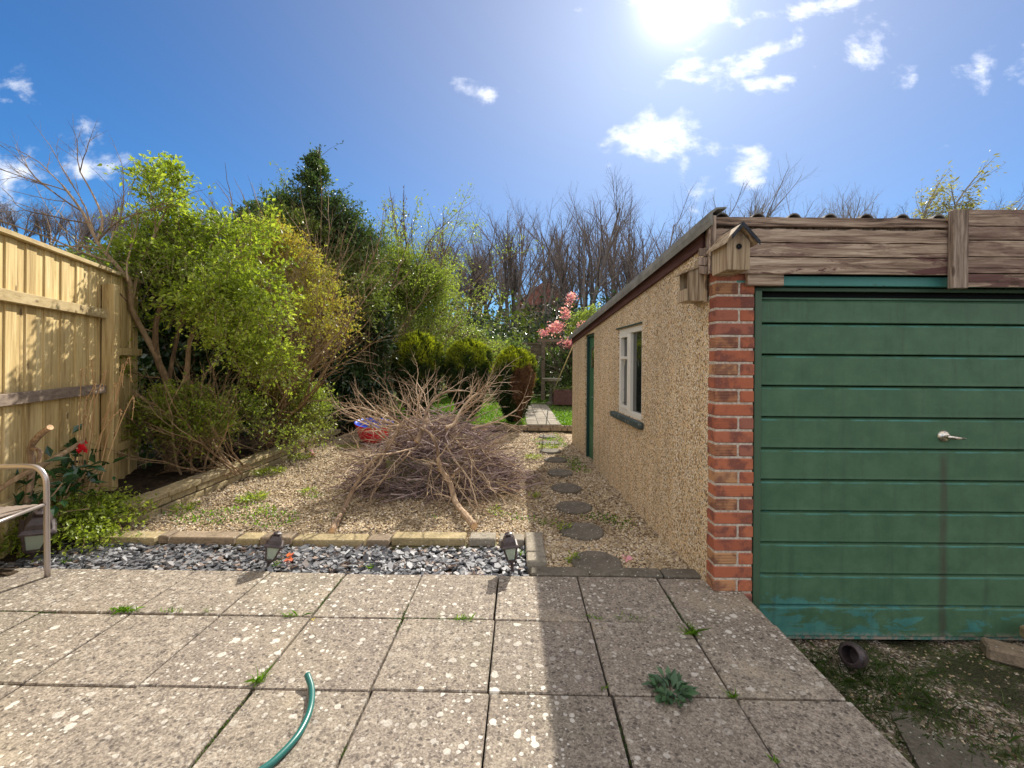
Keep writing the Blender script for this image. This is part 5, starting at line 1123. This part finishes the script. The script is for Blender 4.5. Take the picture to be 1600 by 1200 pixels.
# ---- red tub with blue inside
t = thing('plastic_tub', 'round red plastic tub with a bright blue inside, behind the pile', 'tub', (-2.05, 7.0, 0))
c = P(582, 690, 6.9); rot = Matrix.Rotation(R(7), 3, 'X') @ Matrix.Rotation(R(5), 3, 'Y')
m = MB(); m.lathe([(.001, 0), (.17, 0), (.21, .05), (.275, .24), (.295, .27), (.295, .285)], (c.x-.02, c.y+.1, .02), 28, rot, rnd=.5); m.build('outer_shell', M['red_plastic'], t, smooth=True)
m = MB(); m.lathe([(.296, .286), (.276, .290), (.255, .24), (.20, .07), (.15, .03), (.001, .03)], (c.x-.02, c.y+.1, .02), 28, rot, rnd=.5); m.build('inner_liner', M['blue_plastic'], t, smooth=True)
# ================================================================ BACK OF THE GARDEN
# fence across the end, hung with ivy
for k, (xa, xb, lb) in enumerate(((-2.3, -.48, 'weathered back fence panel half swallowed by ivy behind the conifers'), (-.42, .95, 'open grey slatted back fence panel beside the paved path end'), (1.0, 2.7, 'grey back fence panel behind the garage corner and blossom'))):
    t = thing('back_fence', lb, 'fence', ((xa+xb)/2, 15.4, .1), 'fence panels across the garden end'); m = MB(); z = .15
    while z < 1.86: m.box(((xa+xb)/2, 15.4, z+.035), (xb-xa-.08, .018, .062), Matrix.Rotation(R(9), 3, 'X'), .003); z += .069
    m.build('slats', M['shed_wood'], t)
    for q, xx in enumerate((xa+.03, xb-.03)): MB().box((xx, 15.39, 1.0), (.09, .09, 1.9), None, .006).build('post', M['shed_wood'], t)
    MB().box(((xa+xb)/2, 15.39, 1.90), (xb-xa, .10, .035), None, .004).build('top_rail', M['shed_wood'], t)
leafy('climbing_ivy', 'pale flowering ivy tumbling over the back fence behind the conifers', 'ivy', None, [(-1.2, 14.6, .1), (-.9, 14.7, .1), (-.3, 14.8, .1)],
      [E3(760, 545, 14.6, .75, .35, .40), E3(720, 530, 14.8, .8, .35, .35), E3(800, 555, 14.7, .5, .3, .4), E3(830, 580, 14.6, .3, .25, .5), E3(680, 520, 14.8, .8, .4, .45), E3(845, 600, 14.5, .3, .3, .25), E3(620, 500, 14.6, 1.2, .4, .7)], 20000, .10, 0, 'leaf_ivy', aspect=.7, spread=.13, gap=-.2, shell=.3)
leafy('dark_hedge_plant', 'dark evergreen shrub in the far corner behind the garage end', 'shrub', None, [(1.4, 14, .1), (1.8, 13.6, .1)],
      [E3(880, 575, 13.6, .75, .5, .55), E3(905, 600, 13.2, .5, .4, .4), E3(930, 560, 13.6, .9, .5, .9)], 9000, .09, 0, 'leaf_ivy', aspect=.55, spread=.13, gap=-.3, shell=.3)
# pergola post and crossbar
t = thing('pergola', 'weathered timber arch of two posts and a beam at the path end', 'pergola', (.95, 13.3, .1))
for xx in (.83, 1.95): MB().box((xx, 13.3, .98), (.11, .11, 1.78), None, .006).build('post', M['shed_wood'], t)
MB().box((1.4, 13.3, 1.90), (1.5, .10, .09), None, .006).build('beam', M['shed_wood'], t)
# bird table
c = P(862, 655, 12.2); t = thing('bird_table', 'small stone bird bath at the far end of the paved path', 'bird bath', (c.x, 12.2, .1))
MB().lathe([(.001, .0), (.17, 0), (.17, .05), (.08, .10), (.065, .30), (.07, .52), (.13, .60), (.001, .60)], (c.x, 12.2, .1), 14, rnd=.3).build('pedestal', M['concrete_dark'], t)
MB().lathe([(.10, .60), (.24, .66), (.27, .72), (.25, .725), (.20, .68), (.001, .66)], (c.x, 12.2, .1), 18, rnd=.8).build('basin', M['concrete'], t)
c = P(890, 640, 12.0); t = thing('plant_trough', 'dark wooden planter box in the far corner by the bird bath', 'planter', (c.x, 12, .1))
m = MB(); m.box((c.x, 12, .33), (.9, .35, .40), None, .01); m.build('planter_box', M['barge_wood'], t)
MB().leaves(np.array([c.x, 12, .55])+rng.normal(size=(260, 3))*np.array([.3, .1, .04]), .10, .3).build('foliage', M['leaf_mid'], t)
# cane leaning on the garage
m = MB(); a, b = Wp(4.62, 1.30, .05), G(858, 630, .12); a = P(897, 536, 8.3); b = G(858, 628, .12); m.tube([b, (Vector(a)+Vector(b))/2+Vector((0, 0, .02)), a], [.014, .012, .010], 7)
o = m.build('bamboo_cane', M['cane_wood'], smooth=True); o['label'] = 'long pale bamboo cane leaning from the lawn to the garage end'; o['category'] = 'cane'
# pink blossom tree behind the garage
t = plant('blossom_tree', 'small tree in pink blossom showing past the garage eave', 'tree', (2.0, 13.2, .1)); m = MB(); tips = []
Sq = dict(lev=3, seg=[6, 5, 4, 3], wob=.14, up=[.03, .0, .0, 0], kids=[5, 4, 3], **{'from': [.3, .2, .2]}, ang=[38, 40, 40], ratio=[.6, .55, .5], rr=[.6, .5, .5], kmin=.01)
for dr in ((-.35, 0, 1), (-.6, -.1, .9), (.1, 0, 1), (-.15, .1, 1), (.35, 0, .9)): grow(m, (2.0, 13.2, .1), dr, 1.7, .035, 0, Sq, tips)
m.build('trunk', M['bark_dark'], t); tp = np.array([q[0] for q in tips]); k = tp[:, 2] > 1.6; tp = tp[k]; k = noise3(tp, 2.5, 4) > -.1; tp = tp[k] if k.sum() > 30 else tp
q = mass([E3(868, 512, 13.2, .30, .2, .16), E3(888, 488, 13.2, .26, .2, .22), E3(915, 510, 13.2, .4, .2, .22), E3(850, 520, 13.2, .14, .15, .06), E3(900, 535, 13.0, .5, .2, .2), E3(893, 465, 13.3, .15, .15, .12)], 2000, 5, .05, 5, -.3, .1); MB().leaves(q, .052, .85).build('blossom', M['blossom'], t)
leafy('golden_shrub', 'yellow-leaved shrub behind the garage eave and pink blossom', 'shrub', None, [(2.6, 15, .1), (2.9, 15.2, .1)], [E3(925, 500, 15.0, .6, .5, .45), E3(905, 515, 15, .4, .4, .3)], 2200, .085, 0, 'leaf_fresh', aspect=.5, spread=.13, gap=.0, shell=.2)

# ================================================================ THE WOOD BEHIND
def tree_proto(seed, H, spread, upr, dense=6, lean_=20, thick=.26):
    global rng
    keep = rng; rng = np.random.default_rng(seed); m = MB(); tips = []
    S = dict(lev=4, seg=[6, 6, 5, 4, 3], wob=.07, up=[.03, upr, upr, upr*.6, upr*.4], kids=[6, 7, 7, 6], **{'from': [.35, .15, .1, .05]}, ang=[spread, spread*1.15, spread*1.3, 38], ratio=[.95, .52, .46, .40], rr=[.60, .42, .42, .42], kmin=.05)
    S = dict(lev=3, seg=[8, 6, 5, 3], wob=.055, up=[upr*.6, upr, upr, upr*.5], lead=False, kids=[11, 8, 5], **{'from': [.28, .15, .1]}, ang=[spread*1.1, spread*1.2, spread*1.35], ratio=[.44, .50, .50], rr=[.45, .45, .45], kmin=.05)
    m.tube([(0, 0, -.5), (0, 0, .6), (.05, 0, H*.16)], [thick*1.5, thick*1.15, thick], 8)
    for q in range(dense):
        a = q*6.283/dense+rng.normal()*.4; tl = math.tan(R(lean_*(.25+.75*rng.random())))
        z0 = H*(.05+.13*rng.random()); grow(m, (math.cos(a)*thick*.4, math.sin(a)*thick*.4, z0), (math.cos(a)*tl, math.sin(a)*tl, 1), (H*.86-z0)*(.8+.25*rng.random()), thick*(.5+.3*rng.random()), 0, S, tips, .3)
    rng = keep; return m, np.array([q[0] for q in tips])
protos = []
for k, (sd_, H, sp_, up_) in enumerate(((11, 13, 26, .05), (12, 14, 28, .045), (13, 13, 32, .04), (14, 12, 25, .06), (15, 12.5, 30, .05))):
    mb, tp = tree_proto(sd_, H, sp_, up_, (6, 8, 7, 4, 6)[k], (27, 30, 34, 18, 27)[k]); protos.append((mb, tp))
def hgt(x, y): return float(height(np.array([x]), np.array([y]))[0])
def far_tree(proto, px, ytop, Y, name, label, group, matn='bark_far', ivy=False):
    mb, tp = protos[proto]; x = (px-PX)/F*Y; zb_ = hgt(x, Y)-.1; zt_ = P(px, ytop, Y).z; base_h = np.percentile(np.vstack(mb.v)[:, 2], 99.7)
    s = (zt_-zb_)/base_h
    o = thing(name, label, 'tree', (x, Y, zb_), group)
    key = (proto, matn)
    if key not in far_cache:
        me_o = mb.build('branches', M[matn], origin=(0, 0, 0)); PEND.remove(me_o); del me_o['_o']; far_cache[key] = me_o.data; bpy.data.objects.remove(me_o)
    b = bpy.data.objects.new('branches', far_cache[key]); C.collection.objects.link(b); b.parent = o
    o.rotation_euler = (0, 0, rng.random()*6.28); sx_ = s*(.9+.3*rng.random()); o.scale = (sx_, sx_, s); return o
far_cache = {}
G1 = 'bare trees of the wood behind the garden'
named = [(0, 800, 303, 30, 'tall bare tree with upright fanning crown, above the middle conifer'), (1, 915, 288, 31, 'tallest broad bare tree, rising just clear of the garage verge foot'), (2, 1015, 293, 33, 'rounded bare tree crown directly above the sloping garage verge'),
         (3, 858, 318, 36, 'slim bare tree in the gap between the two tallest bare crowns'), (4, 690, 345, 34, 'low bare tree beside the thin saplings behind the arching shrub'), (0, 735, 352, 38, 'smaller bare tree between the saplings and the tall fan-shaped crown'),
         (3, 965, 305, 38, 'bare tree squeezed between the broad crown and the rounded crown'), (2, 770, 330, 40, 'bare tree whose crown fills the gap beside the fan-shaped one')]
for pr, px, yt, Y_, lb in named: far_tree(pr, px, yt, Y_, 'bare_tree', lb, G1)
for k in range(6):
    px = 680+k*70+rng.normal()*9; far_tree(k % 5, px, 365+rng.normal()*14, 43+rng.random()*14, 'bare_tree', 'one of many thin bare trees massed deep in the wood behind the front row', G1)
G2 = 'bare tree tops over the garage roof'
named = [(4, 1090, 330, 36, 'bark_far', 'bare tree crown meeting the top end of the garage verge'), (1, 1150, 288, 34, 'bark_pale', 'pale twiggy tree crown above the bird boxes'), (2, 1265, 308, 44, 'bark_pale', 'small pale tree crown standing over the middle of the garage roof'), (0, 1305, 304, 50, 'bark_pale', 'second pale tree crown over the garage roof, next to the small one'),
         (3, 1345, 300, 47, 'bark_pale', 'pale bare crown over the roof just before the wind-blown tree'), (4, 1500, 310, 40, 'bark_far', 'low bare crown behind the wind-blown tree'), (1, 1560, 318, 52, 'bark_far', 'faint bare crown over the last visible roof boards'), (2, 1200, 325, 46, 'bark_pale', 'low pale crown between the bird box and roof middle'), (0, 1620, 315, 46, 'bark_far', 'bare crown cut by the photo edge over the fascia boards'), (3, 1395, 312, 42, 'bark_pale', 'low greenish crown at the foot of the wind-blown tree')]
for pr, px, yt, Y_, mt_, lb in named: far_tree(pr, px, yt, Y_, 'bare_tree', lb, G2, mt_)
# wind-blown tree with yellow-green catkins over the roof
x, Y_ = (1435-PX)/F*34, 34.; zb_ = hgt(x, Y_); t = plant('willow_tree', 'wind-blown tree with yellowish foliage towering over the garage roof', 'tree', (x, Y_, zb_)); m = MB(); tips = []
Sw = dict(lev=3, seg=[6, 6, 4, 3], wob=.09, up=[.03, .04, .02, 0], kids=[6, 5, 4], **{'from': [.55, .3, .2]}, ang=[26, 32, 34], ratio=[.5, .5, .5], rr=[.55, .5, .5], kmin=.05, bias=np.array([.5, 0, .15]), biasw=.10)
H = P(1435, 262, Y_).z-zb_
for dr in ((-.05, 0, 1), (-.14, 0, 1), (.06, 0, 1)): grow(m, (x, Y_, zb_), dr, H*.62, .20, 0, Sw, tips)
m.build('trunk', M['bark_pale'], t); tp = np.array([q[0] for q in tips]); ix = rng.integers(0, len(tp), 2600); MB().leaves(tp[ix]+rng.normal(size=(len(ix), 3))*.2, .32, .3, np.tile([1., 0, .2], (len(ix), 1))).build('leaves', M['leaf_willow'], t)
G3 = 'bare trees on the wooded hill past the fence'
for k in range(30):
    px = -140+k*25+rng.normal()*8; far_tree(k % 5, px, np.interp(px, [-100, 100, 330, 420, 560, 640], [300, 318, 322, 336, 352, 358])+rng.normal()*7, 48+rng.random()*16, 'bare_tree', 'one of many bare trees forming the brown hillside wood past the timber fence', G3)
# bare scrub seen through the sprays at the frame edge
# undergrowth: dark ivy-clad scrub and brambles
n_ = 60000; u = MB(); x = -42+84*rng.random(n_); y = 17.5+34*rng.random(n_)**1.2
top = 1.4+1.1*np.sin(x*.5+y*.3)+.9*np.sin(x*1.3+2)+(y-17)*.075; z = height(x, y)+np.maximum(top, .5)*rng.random(n_)**.8
u.leaves(np.stack([x, y, z], 1), .26, .6, rnd=np.clip(.35+.35*noise3(np.stack([x, y, z], 1), .8)+.25*rng.normal(size=n_), 0, 1)); struct(u.build('undergrowth', M['leaf_mid'], origin=(0, 0, 0)), 'stuff')
n_ = 26000; u = MB(); x = -8+22*rng.random(n_); y = 19+14*rng.random(n_); z = height(x, y)+(.5+2.6*np.clip(noise3(np.stack([x, y, 0*x], 1), .9, 2)+.6, 0, 1.5))*rng.random(n_)
u.leaves(np.stack([x, y, z], 1), .2, .6, rnd=np.clip(.3+.3*rng.normal(size=n_), 0, 1)); struct(u.build('ivy_undergrowth', M['leaf_dark'], origin=(0, 0, 0)), 'stuff')
m = MB()
for k in range(2600):
    x = -20+50*rng.random(); y = 17.5+9*rng.random()**1.5; z = hgt(x, y); d = unit(np.array([rng.normal(), rng.normal()*.5, .9])); L = .8+1.6*rng.random()
    p0 = np.array([x, y, z]); m.tube([p0, p0+d*L*.5, p0+d*L+np.array([rng.normal()*.3, 0, -.35*L])], [.012, .010, .006], 3, cap=False)
struct(m.build('brambles', M['bark_far'], origin=(0, 0, 0)), 'stuff')
# house up the slope behind the trees
hx, hy = (852-PX)/F*62, 62.; hz = P(852, 500, hy).z; t = thing('brick_house', 'red-roofed brick house glimpsed through the bare trees', 'house', (hx, hy, hz-4))
m = MB(); m.box((hx, hy+3, hz-1), (8.0, 6, 6), None, .02); m.build('wall', M['house_wall'], t)
m = MB(); a = P(852, 436, hy).z; e = hz+2.0
m.prism([(hx-4.5, hy-.5, e), (hx+4.5, hy-.5, e), (hx+.2, hy-.5, a)], (0, 7, 0)); m.build('roof', M['roof_tile'], t)
for dx in (-2, 1.6):
    f_ = MB().box((hx+dx, hy-.01, hz+.5), (1.3, .08, 1.3), None, .01).build('window', M['white_paint'], t); MB().box((hx+dx, hy-.055, hz+.5), (1.1, .02, 1.1), None, .01).build('pane', M['glass'], f_)

# ================================================================ LEFT BANK: groundcover, camellia, dry stems, stump
m = MB(); ells = [E3(115, 800, 3.25, .30, .22, .14), E3(165, 800, 3.35, .28, .22, .12), E3(110, 850, 3.0, .22, .18, .10), E3(150, 830, 3.1, .28, .18, .10), E3(190, 790, 3.5, .25, .15, .10), E3(80, 780, 3.4, .2, .2, .2), E3(20, 830, 2.95, .3, .15, .10), E3(25, 860, 2.85, .2, .10, .08)]
t = thing('groundcover_plant', 'bright green trailing groundcover spilling over the low wall beside the chair', 'groundcover', (-3.0, 3.1, 0))
q = mass(ells, 9000, 8, .035, .5, -.35, .05); m.leaves(q, .026, .6); m.build('leaves', M['leaf_lime'], t)
m = MB()
for k in range(70):
    a = q[rng.integers(len(q))]; b = a+rng.normal(size=3)*np.array([.14, .10, .05]); m.tube([a, (a+b)/2+[0, 0, .03], b], .002, 3, cap=False)
m.build('stems', M['bark_shrub'], t)
def camellia(px, py, Y, n, label, flower=False):
    c = P(px, py, Y); t = thing('camellia', label, 'shrub', (c.x, c.y, 0), 'young camellias on the bank'); m = MB(); L = []
    for k in range(4):
        e = np.array(tuple(c))+rng.normal(size=3)*[.06, .05, .07]; m.tube(curve([(c.x+rng.normal()*.03, c.y, -.02), (c.x+rng.normal()*.03, c.y, c.z*.5), e], 8), .0045, 5)
        L.append(e)
    m.build('stems', M['bark_shrub'], t); L = np.array(L); q = L[rng.integers(0, 4, n)]+rng.normal(size=(n, 3))*[.05, .04, .07]
    MB().leaves(q, .095, .48, None, .6).build('leaves', M['leaf_camellia'], t)
    if flower:
        f_ = P(127, 699, Y-.06); MB().leaves(np.tile(tuple(f_), (34, 1))+rng.normal(size=(34, 3))*.006, .030, .9, None, .2, -.2).build('flower', M['petal_red'], t, label='single red camellia flower')
        f_ = P(134, 691, Y-.03); MB().leaves(np.tile(tuple(f_), (10, 1)), .014, .8).build('flower_bud', M['petal_red'], t)
camellia(122, 722, 3.42, 60, 'young camellia with one red flower in front of the fence', True)
camellia(50, 765, 2.95, 70, 'dark glossy camellia behind the arm of the metal chair')
camellia(95, 745, 3.2, 30, 'small glossy camellia between the flowering one and the chair')
t = thing('dry_stem_plant', 'clump of tall dry arching seed stems in front of the fence', 'plant', (-3.3, 3.5, 0)); m = MB()
for tgt, b in (((143, 565), (128, 770)), ((128, 578), (122, 770)), ((192, 570), (150, 760)), ((180, 600), (140, 770)), ((208, 620), (150, 775)), ((165, 580), (132, 765)), ((135, 620), (125, 775)), ((200, 560), (148, 765)), ((170, 640), (135, 770)), ((150, 600), (118, 790)), ((188, 640), (130, 780)), ((133, 650), (128, 770))):
    a, e = P(*b, 3.50), P(*tgt, 3.48+rng.normal()*.05); mid = (a+e)/2+Vector((rng.normal()*.03, 0, .10)); over = e+Vector((rng.normal()*.04, 0, -.10-.08*rng.random()))
    c = curve([a, mid, e, over], 16); m.tube(c, np.linspace(.0045, .0018, len(c)), 4, cap=False); q = np.repeat(c[int(len(c)*.5):], 5, 0); m.leaves(q+rng.normal(size=q.shape)*.004, .012, .6)
m.build('stems', M['dry_stem'], t)
cut = thing('sawn_stump', 'gnarled sawn-off shrub stump with a pale cut top against the fence', 'stump', (-3.1, 2.9, 0)); m = MB()
m.tube(curve([P(40, 800, 2.92), P(50, 730, 2.92), P(48, 700, 2.9), P(62, 680, 2.88), P(78, 668, 2.86)], 16), np.linspace(.03, .024, 17)[:16] if False else .019, 8); m.tube(curve([P(48, 700, 2.9), P(62, 705, 2.86), P(60, 722, 2.86)], 8), .013, 7); m.build('trunk', M['bark_pile'], cut)
e = P(78, 668, 2.86); d = (P(78, 668, 2.86)-P(62, 680, 2.88)).normalized(); MB().tube([e, e+d*.004], .0185, 10).build('cut_end', M['cut_wood'], cut)
m = MB(); m.tube(curve([P(-40, 790, 2.7), P(30, 745, 2.85), P(75, 722, 3.05), P(130, 690, 3.45)], 18), np.linspace(.032, .014, 18) if False else .017, 8); o = m.build('leaning_bough', M['bark_shrub'])
o['label'] = 'smooth brown bough lying slantwise along the fence foot behind the chair'; o['category'] = 'branch'

# ================================================================ SMALL THINGS
def tuft(px, py, n, h, label, w_=.0022, spread=.02, matn='grass', z=0.0, cat='weed', name='grass_tuft', g='grass tufts in the patio joints'):
    c = G(px, py, z); q = np.array(tuple(c))+rng.normal(size=(n, 3))*[spread, spread*.25, 0]; o = MB().blades(q, h, w_, .7).build(name, M[matn]); o['label'] = label; o['category'] = cat; o['group'] = g; return o
tuft(195, 955, 90, .035, 'dense flat grass tuft in the first patio joint, nearest the chair', .003, .03)
tuft(270, 955, 26, .03, 'thin yellow-green grass tuft beside the dense flat one in the first joint', .002, .03)
tuft(325, 956, 9, .04, 'single upright wisp of grass between two tufts in the first joint', .002, .008)
tuft(457, 962, 24, .04, 'sparse grass tuft at a slab corner above the hose', .002, .025)
tuft(722, 968, 46, .035, 'spiky grass tuft in the first joint at the pile-side slabs', .0022, .04)
tuft(403, 1066, 36, .055, 'upright grass tuft where four slabs meet near the hose', .0025, .012)
tuft(1083, 992, 46, .07, 'leaning bright grass tuft in the shaded slab joint', .003, .014)
tuft(985, 966, 30, .025, 'low grass fringe in the shaded first joint near the garage', .002, .05)
tuft(925, 966, 14, .03, 'small grass wisp just inside the garage shadow', .002, .02)
tuft(1145, 1090, 18, .035, 'bright grass tuft at the joint right of the leafy weed'.replace('right of', 'beside'), .003, .006)
tuft(1210, 1190, 14, .02, 'tiny green sprig in a shaded joint near the patio corner', .003, .01)
tuft(945, 1075, 12, .02, 'tiny grass sprig where four shaded slabs meet', .002, .01)
tuft(100, 880, 14, .05, 'upright grass in the slate beside the tipped lantern', .003, .01, z=-.02, g='grass sprigs in the slate bed'); tuft(434, 886, 16, .07, 'yellow-green blades beside the leaning lantern', .003, .008, z=-.02, g='grass sprigs in the slate bed')
tuft(575, 888, 22, .04, 'low sprig of weed in the middle of the slate bed', .003, .02, z=-.02, g='grass sprigs in the slate bed'); tuft(816, 868, 12, .06, 'grass blades against the path kerb beside the upright lantern', .003, .006, z=-.02, g='grass sprigs in the slate bed')
def weed(px, py, R_, n, label, matn='weed_grey', leafsz=.035, z=.0, cat='weed', name='leafy_weed', hh=.02, asp=.5, g='leafy weeds on the ground'):
    c = G(px, py, z); a = rng.random(n)*6.283; r_ = R_*rng.random(n)**.6; dr = np.stack([np.cos(a), np.sin(a), .35+0*a], 1)
    q = np.array(tuple(c))+np.stack([np.cos(a)*r_*.8, np.sin(a)*r_*.8, hh*rng.random(n)+.003], 1); o = MB().leaves(q, leafsz, asp, dr, .6).build(name, M[matn]); o['label'] = label; o['category'] = cat; o['group'] = g; return o
weed(1048, 1082, .075, 110, 'sprawling grey-green dandelion-like weed on the shaded slab joint', leafsz=.042)
for px, py, r_, n, lb in ((395, 780, .16, 330, 'bright weed patch on the gravel left of the pile'.replace('left of', 'fence-side of')), (420, 738, .22, 380, 'weed patch along the raised bed wall foot'), (470, 715, .2, 300, 'leafy weed patch by the far end of the raised bed wall, under a pink flower'), (480, 770, .10, 80, 'small scattered weed between the raised wall and the pile'), (290, 795, .12, 120, 'small weed near the bend of the raised bed wall'),
                          (855, 700, .2, 260, 'mossy weed patch among the sunlit stepping stones'), (835, 715, .15, 160, 'weed patch beside the pile edge near the stepping stones'), (545, 700, .2, 160, 'weed patch in front of the red tub'), (835, 776, .06, 40, 'tiny weed at the shadow edge on the path'), (880, 828, .07, 50, 'small weed beside the second stepping stone'), (895, 876, .05, 30, 'small weed beside the first stepping stone'), (770, 800, .08, 40, 'tiny weed beside the pale cut branch'), (415, 800, .08, 50, 'little weed above the low wall near the leaning lantern'), (760, 690, .3, 120, 'thin weeds behind the brush pile before the lawn step')):
    weed(px, py, r_, n, lb, 'leaf_lime', .028, -.01, hh=.035, g='weeds in the gravel bed')
def petal(px, py, z, matn, sz, n, label, cat='petal', name='fallen_petal'):
    c = G(px, py, z); o = MB().leaves(np.tile(tuple(c), (n, 1))+rng.normal(size=(n, 3))*sz*.2, sz, .7, None, .5).build(name, M[matn]); o['label'] = label; o['category'] = cat; return o
petal(978, 872, .01, 'petal_pink', .035, 5, 'pale pink fallen petal beside the first stepping stone')
petal(452, 873, 0, 'petal_orange', .035, 8, 'crumpled orange petal on the slate beside the leaning lantern')
petal(488, 708, .03, 'petal_pink', .05, 8, 'pink flower head lying by the raised bed wall', 'flower', 'pink_flower')
petal(490, 967, .0, 'petal_yellow', .014, 6, 'tiny yellow flower at a slab corner above the hose', 'flower', 'yellow_flower')
petal(1403, 1087, drive_z(1.6, 1.7)+.02, 'petal_orange', .025, 3, 'curled reddish leaf on the mossy driveway', 'leaf', 'fallen_leaf'); petal(1577, 1178, drive_z(2.1, 1.5)+.02, 'leaf_brown', .04, 3, 'brown dead leaf at the driveway corner', 'leaf', 'dead_leaf')
# leaf litter and twigs over the gravel near the pile
n_ = 2600; x = -2.6+3.4*rng.random(n_); y = 3.5+4.4*rng.random(n_)**1.2; MBl = MB(); MBl.leaves(np.stack([x, y, 0*x-.002], 1), .028, .5, None, 1.5, 0); struct(MBl.build('leaf_litter', M['leaf_brown'], origin=(0, 0, 0)), 'stuff')
# bricks beside the garage door
for k, (px, py, rot_, sz, z, lb) in enumerate(((1572, 1027, .55, (.26, .12, .075), 0, 'lower broken block lying beside the garage door foot'), (1588, 1000, .35, (.24, .11, .07), .078, 'upper block resting against the garage door'))):
    c = G(px, py, -.28); c.z = drive_z(c.x, min(c.y, 2.4)); c.y = min(c.y, 2.40); m = MB(); m.box((c.x+.06, c.y, c.z+sz[2]/2+z), sz, Matrix.Rotation(-rot_, 3, 'Z'), .012, rnd=.4); o = m.build('loose_block', M['brick_block' if k == 0 else 'stone_yellow']); o['label'] = lb; o['category'] = 'block'; o['group'] = 'loose blocks by the garage door'
# small dark ribbed pot on its side
c = G(1332, 1040, -.31); t = thing('plant_pot', 'small dark ribbed pot lying on its side below the garage door', 'pot', (c.x, c.y, c.z)); rot = Matrix.Rotation(R(-68), 3, 'Y') @ Matrix.Rotation(R(22), 3, 'X')
m = MB(); pr = [(.001, 0), (.035, 0)]+[(.040+.020*math.sin(i/9*1.9), .008+i*.010) for i in range(10)]+[(.046, .108), (.040, .108), (.045, .09), (.045, .02), (.001, .015)]
m.lathe(pr, (c.x+.045, c.y, c.z+.048), 24, rot, rnd=.5); m.build('pot_body', M['black_plastic'], t)
# rough stone slabs at the patio corner
for k, (ctr, lb) in enumerate((([(1418, 1152), (1470, 1140), (1540, 1160), (1640, 1190), (1700, 1260), (1560, 1290), (1470, 1215)], 'large rough stone slab at the foot of the patio corner'), ([(1445, 1205), (1500, 1200), (1560, 1230), (1560, 1290), (1480, 1290)], 'mossy smaller stone overlapping the large slab'), ([(1372, 1080), (1395, 1082), (1450, 1150), (1490, 1215), (1440, 1205)], 'long grey stone edging beneath the patio slabs'))):
    zt_ = (-.325, -.305, -.315)[k]; q = [G(a, b, zt_) for a, b in ctr]; n = len(q); ce = sum(q, Vector())/n
    m = MB(); v = [tuple(p) for p in q]+[tuple(ce+(p-ce)*1.04-Vector((0, 0, .014))) for p in q]+[tuple(ce+(p-ce)*1.04-Vector((0, 0, .12))) for p in q]+[tuple(ce+Vector((0, 0, .006)))]
    m.add(v, [[n+i, n+(i+1) % n, (i+1) % n, i] for i in range(n)]+[[2*n+i, 2*n+(i+1) % n, n+(i+1) % n, n+i] for i in range(n)], .7); m.add(v, [[i, (i+1) % n, 3*n] for i in range(n)], .7)
    o = m.build('stone_slab', M['concrete_dark']); o['label'] = lb; o['category'] = 'stone slab'; o['group'] = 'rough stones by the patio corner'

# moss and grit in the slab joints
jm = MB(); pts_ = []
for row in range(0, 5):
    x = -5+6.2*rng.random(2600); y = np.array([patio_y(row, q) for q in x])+rng.normal(size=2600)*.002; pts_.append(np.stack([x, y, 0*x-.008], 1))
for col in range(1, len(XL)-1):
    y = 2.64-2.3*rng.random(900); x = XL[col]+rng.normal(size=900)*.002; pts_.append(np.stack([x, y, 0*x-.008], 1))
q = np.vstack(pts_); q = q[noise3(q, 5.5, 2) > .5]; jm.leaves(q, .008, .6, np.tile([0, 0, 1.], (len(q), 1)))
struct(jm.build('joint_moss', M['grass_dark'], origin=(0, 0, 0)), 'stuff')

# weeds and moss creeping through the gravel
gw = MB(); n_ = 26000; x = -2.9+3.9*rng.random(n_); y = 3.4+4.7*rng.random(n_); w_ = noise3(np.stack([x, y, 0*x], 1), 2.6, 6)+.45*noise3(np.stack([x, y, 0*x], 1), 9, 1)
edge = np.clip((x+.1)/1.0, 0, 1)*np.clip((y-5)/2, 0, 1)*.5+np.clip((-2.3-x)/.6, 0, 1)*.35
k = (w_+edge > .74) & (x < 1.0-.0436*(y-2.59)); q = np.stack([x, y, 0*x-.006], 1)[k]
gw.leaves(q+rng.normal(size=q.shape)*[.01, .01, .004], .020, .6, np.tile([0, 0, .6], (len(q), 1)))
struct(gw.build('ground_weeds', M['grass'], origin=(0, 0, 0)), 'stuff')
for o in PEND:
    if '_o' in o: del o['_o']
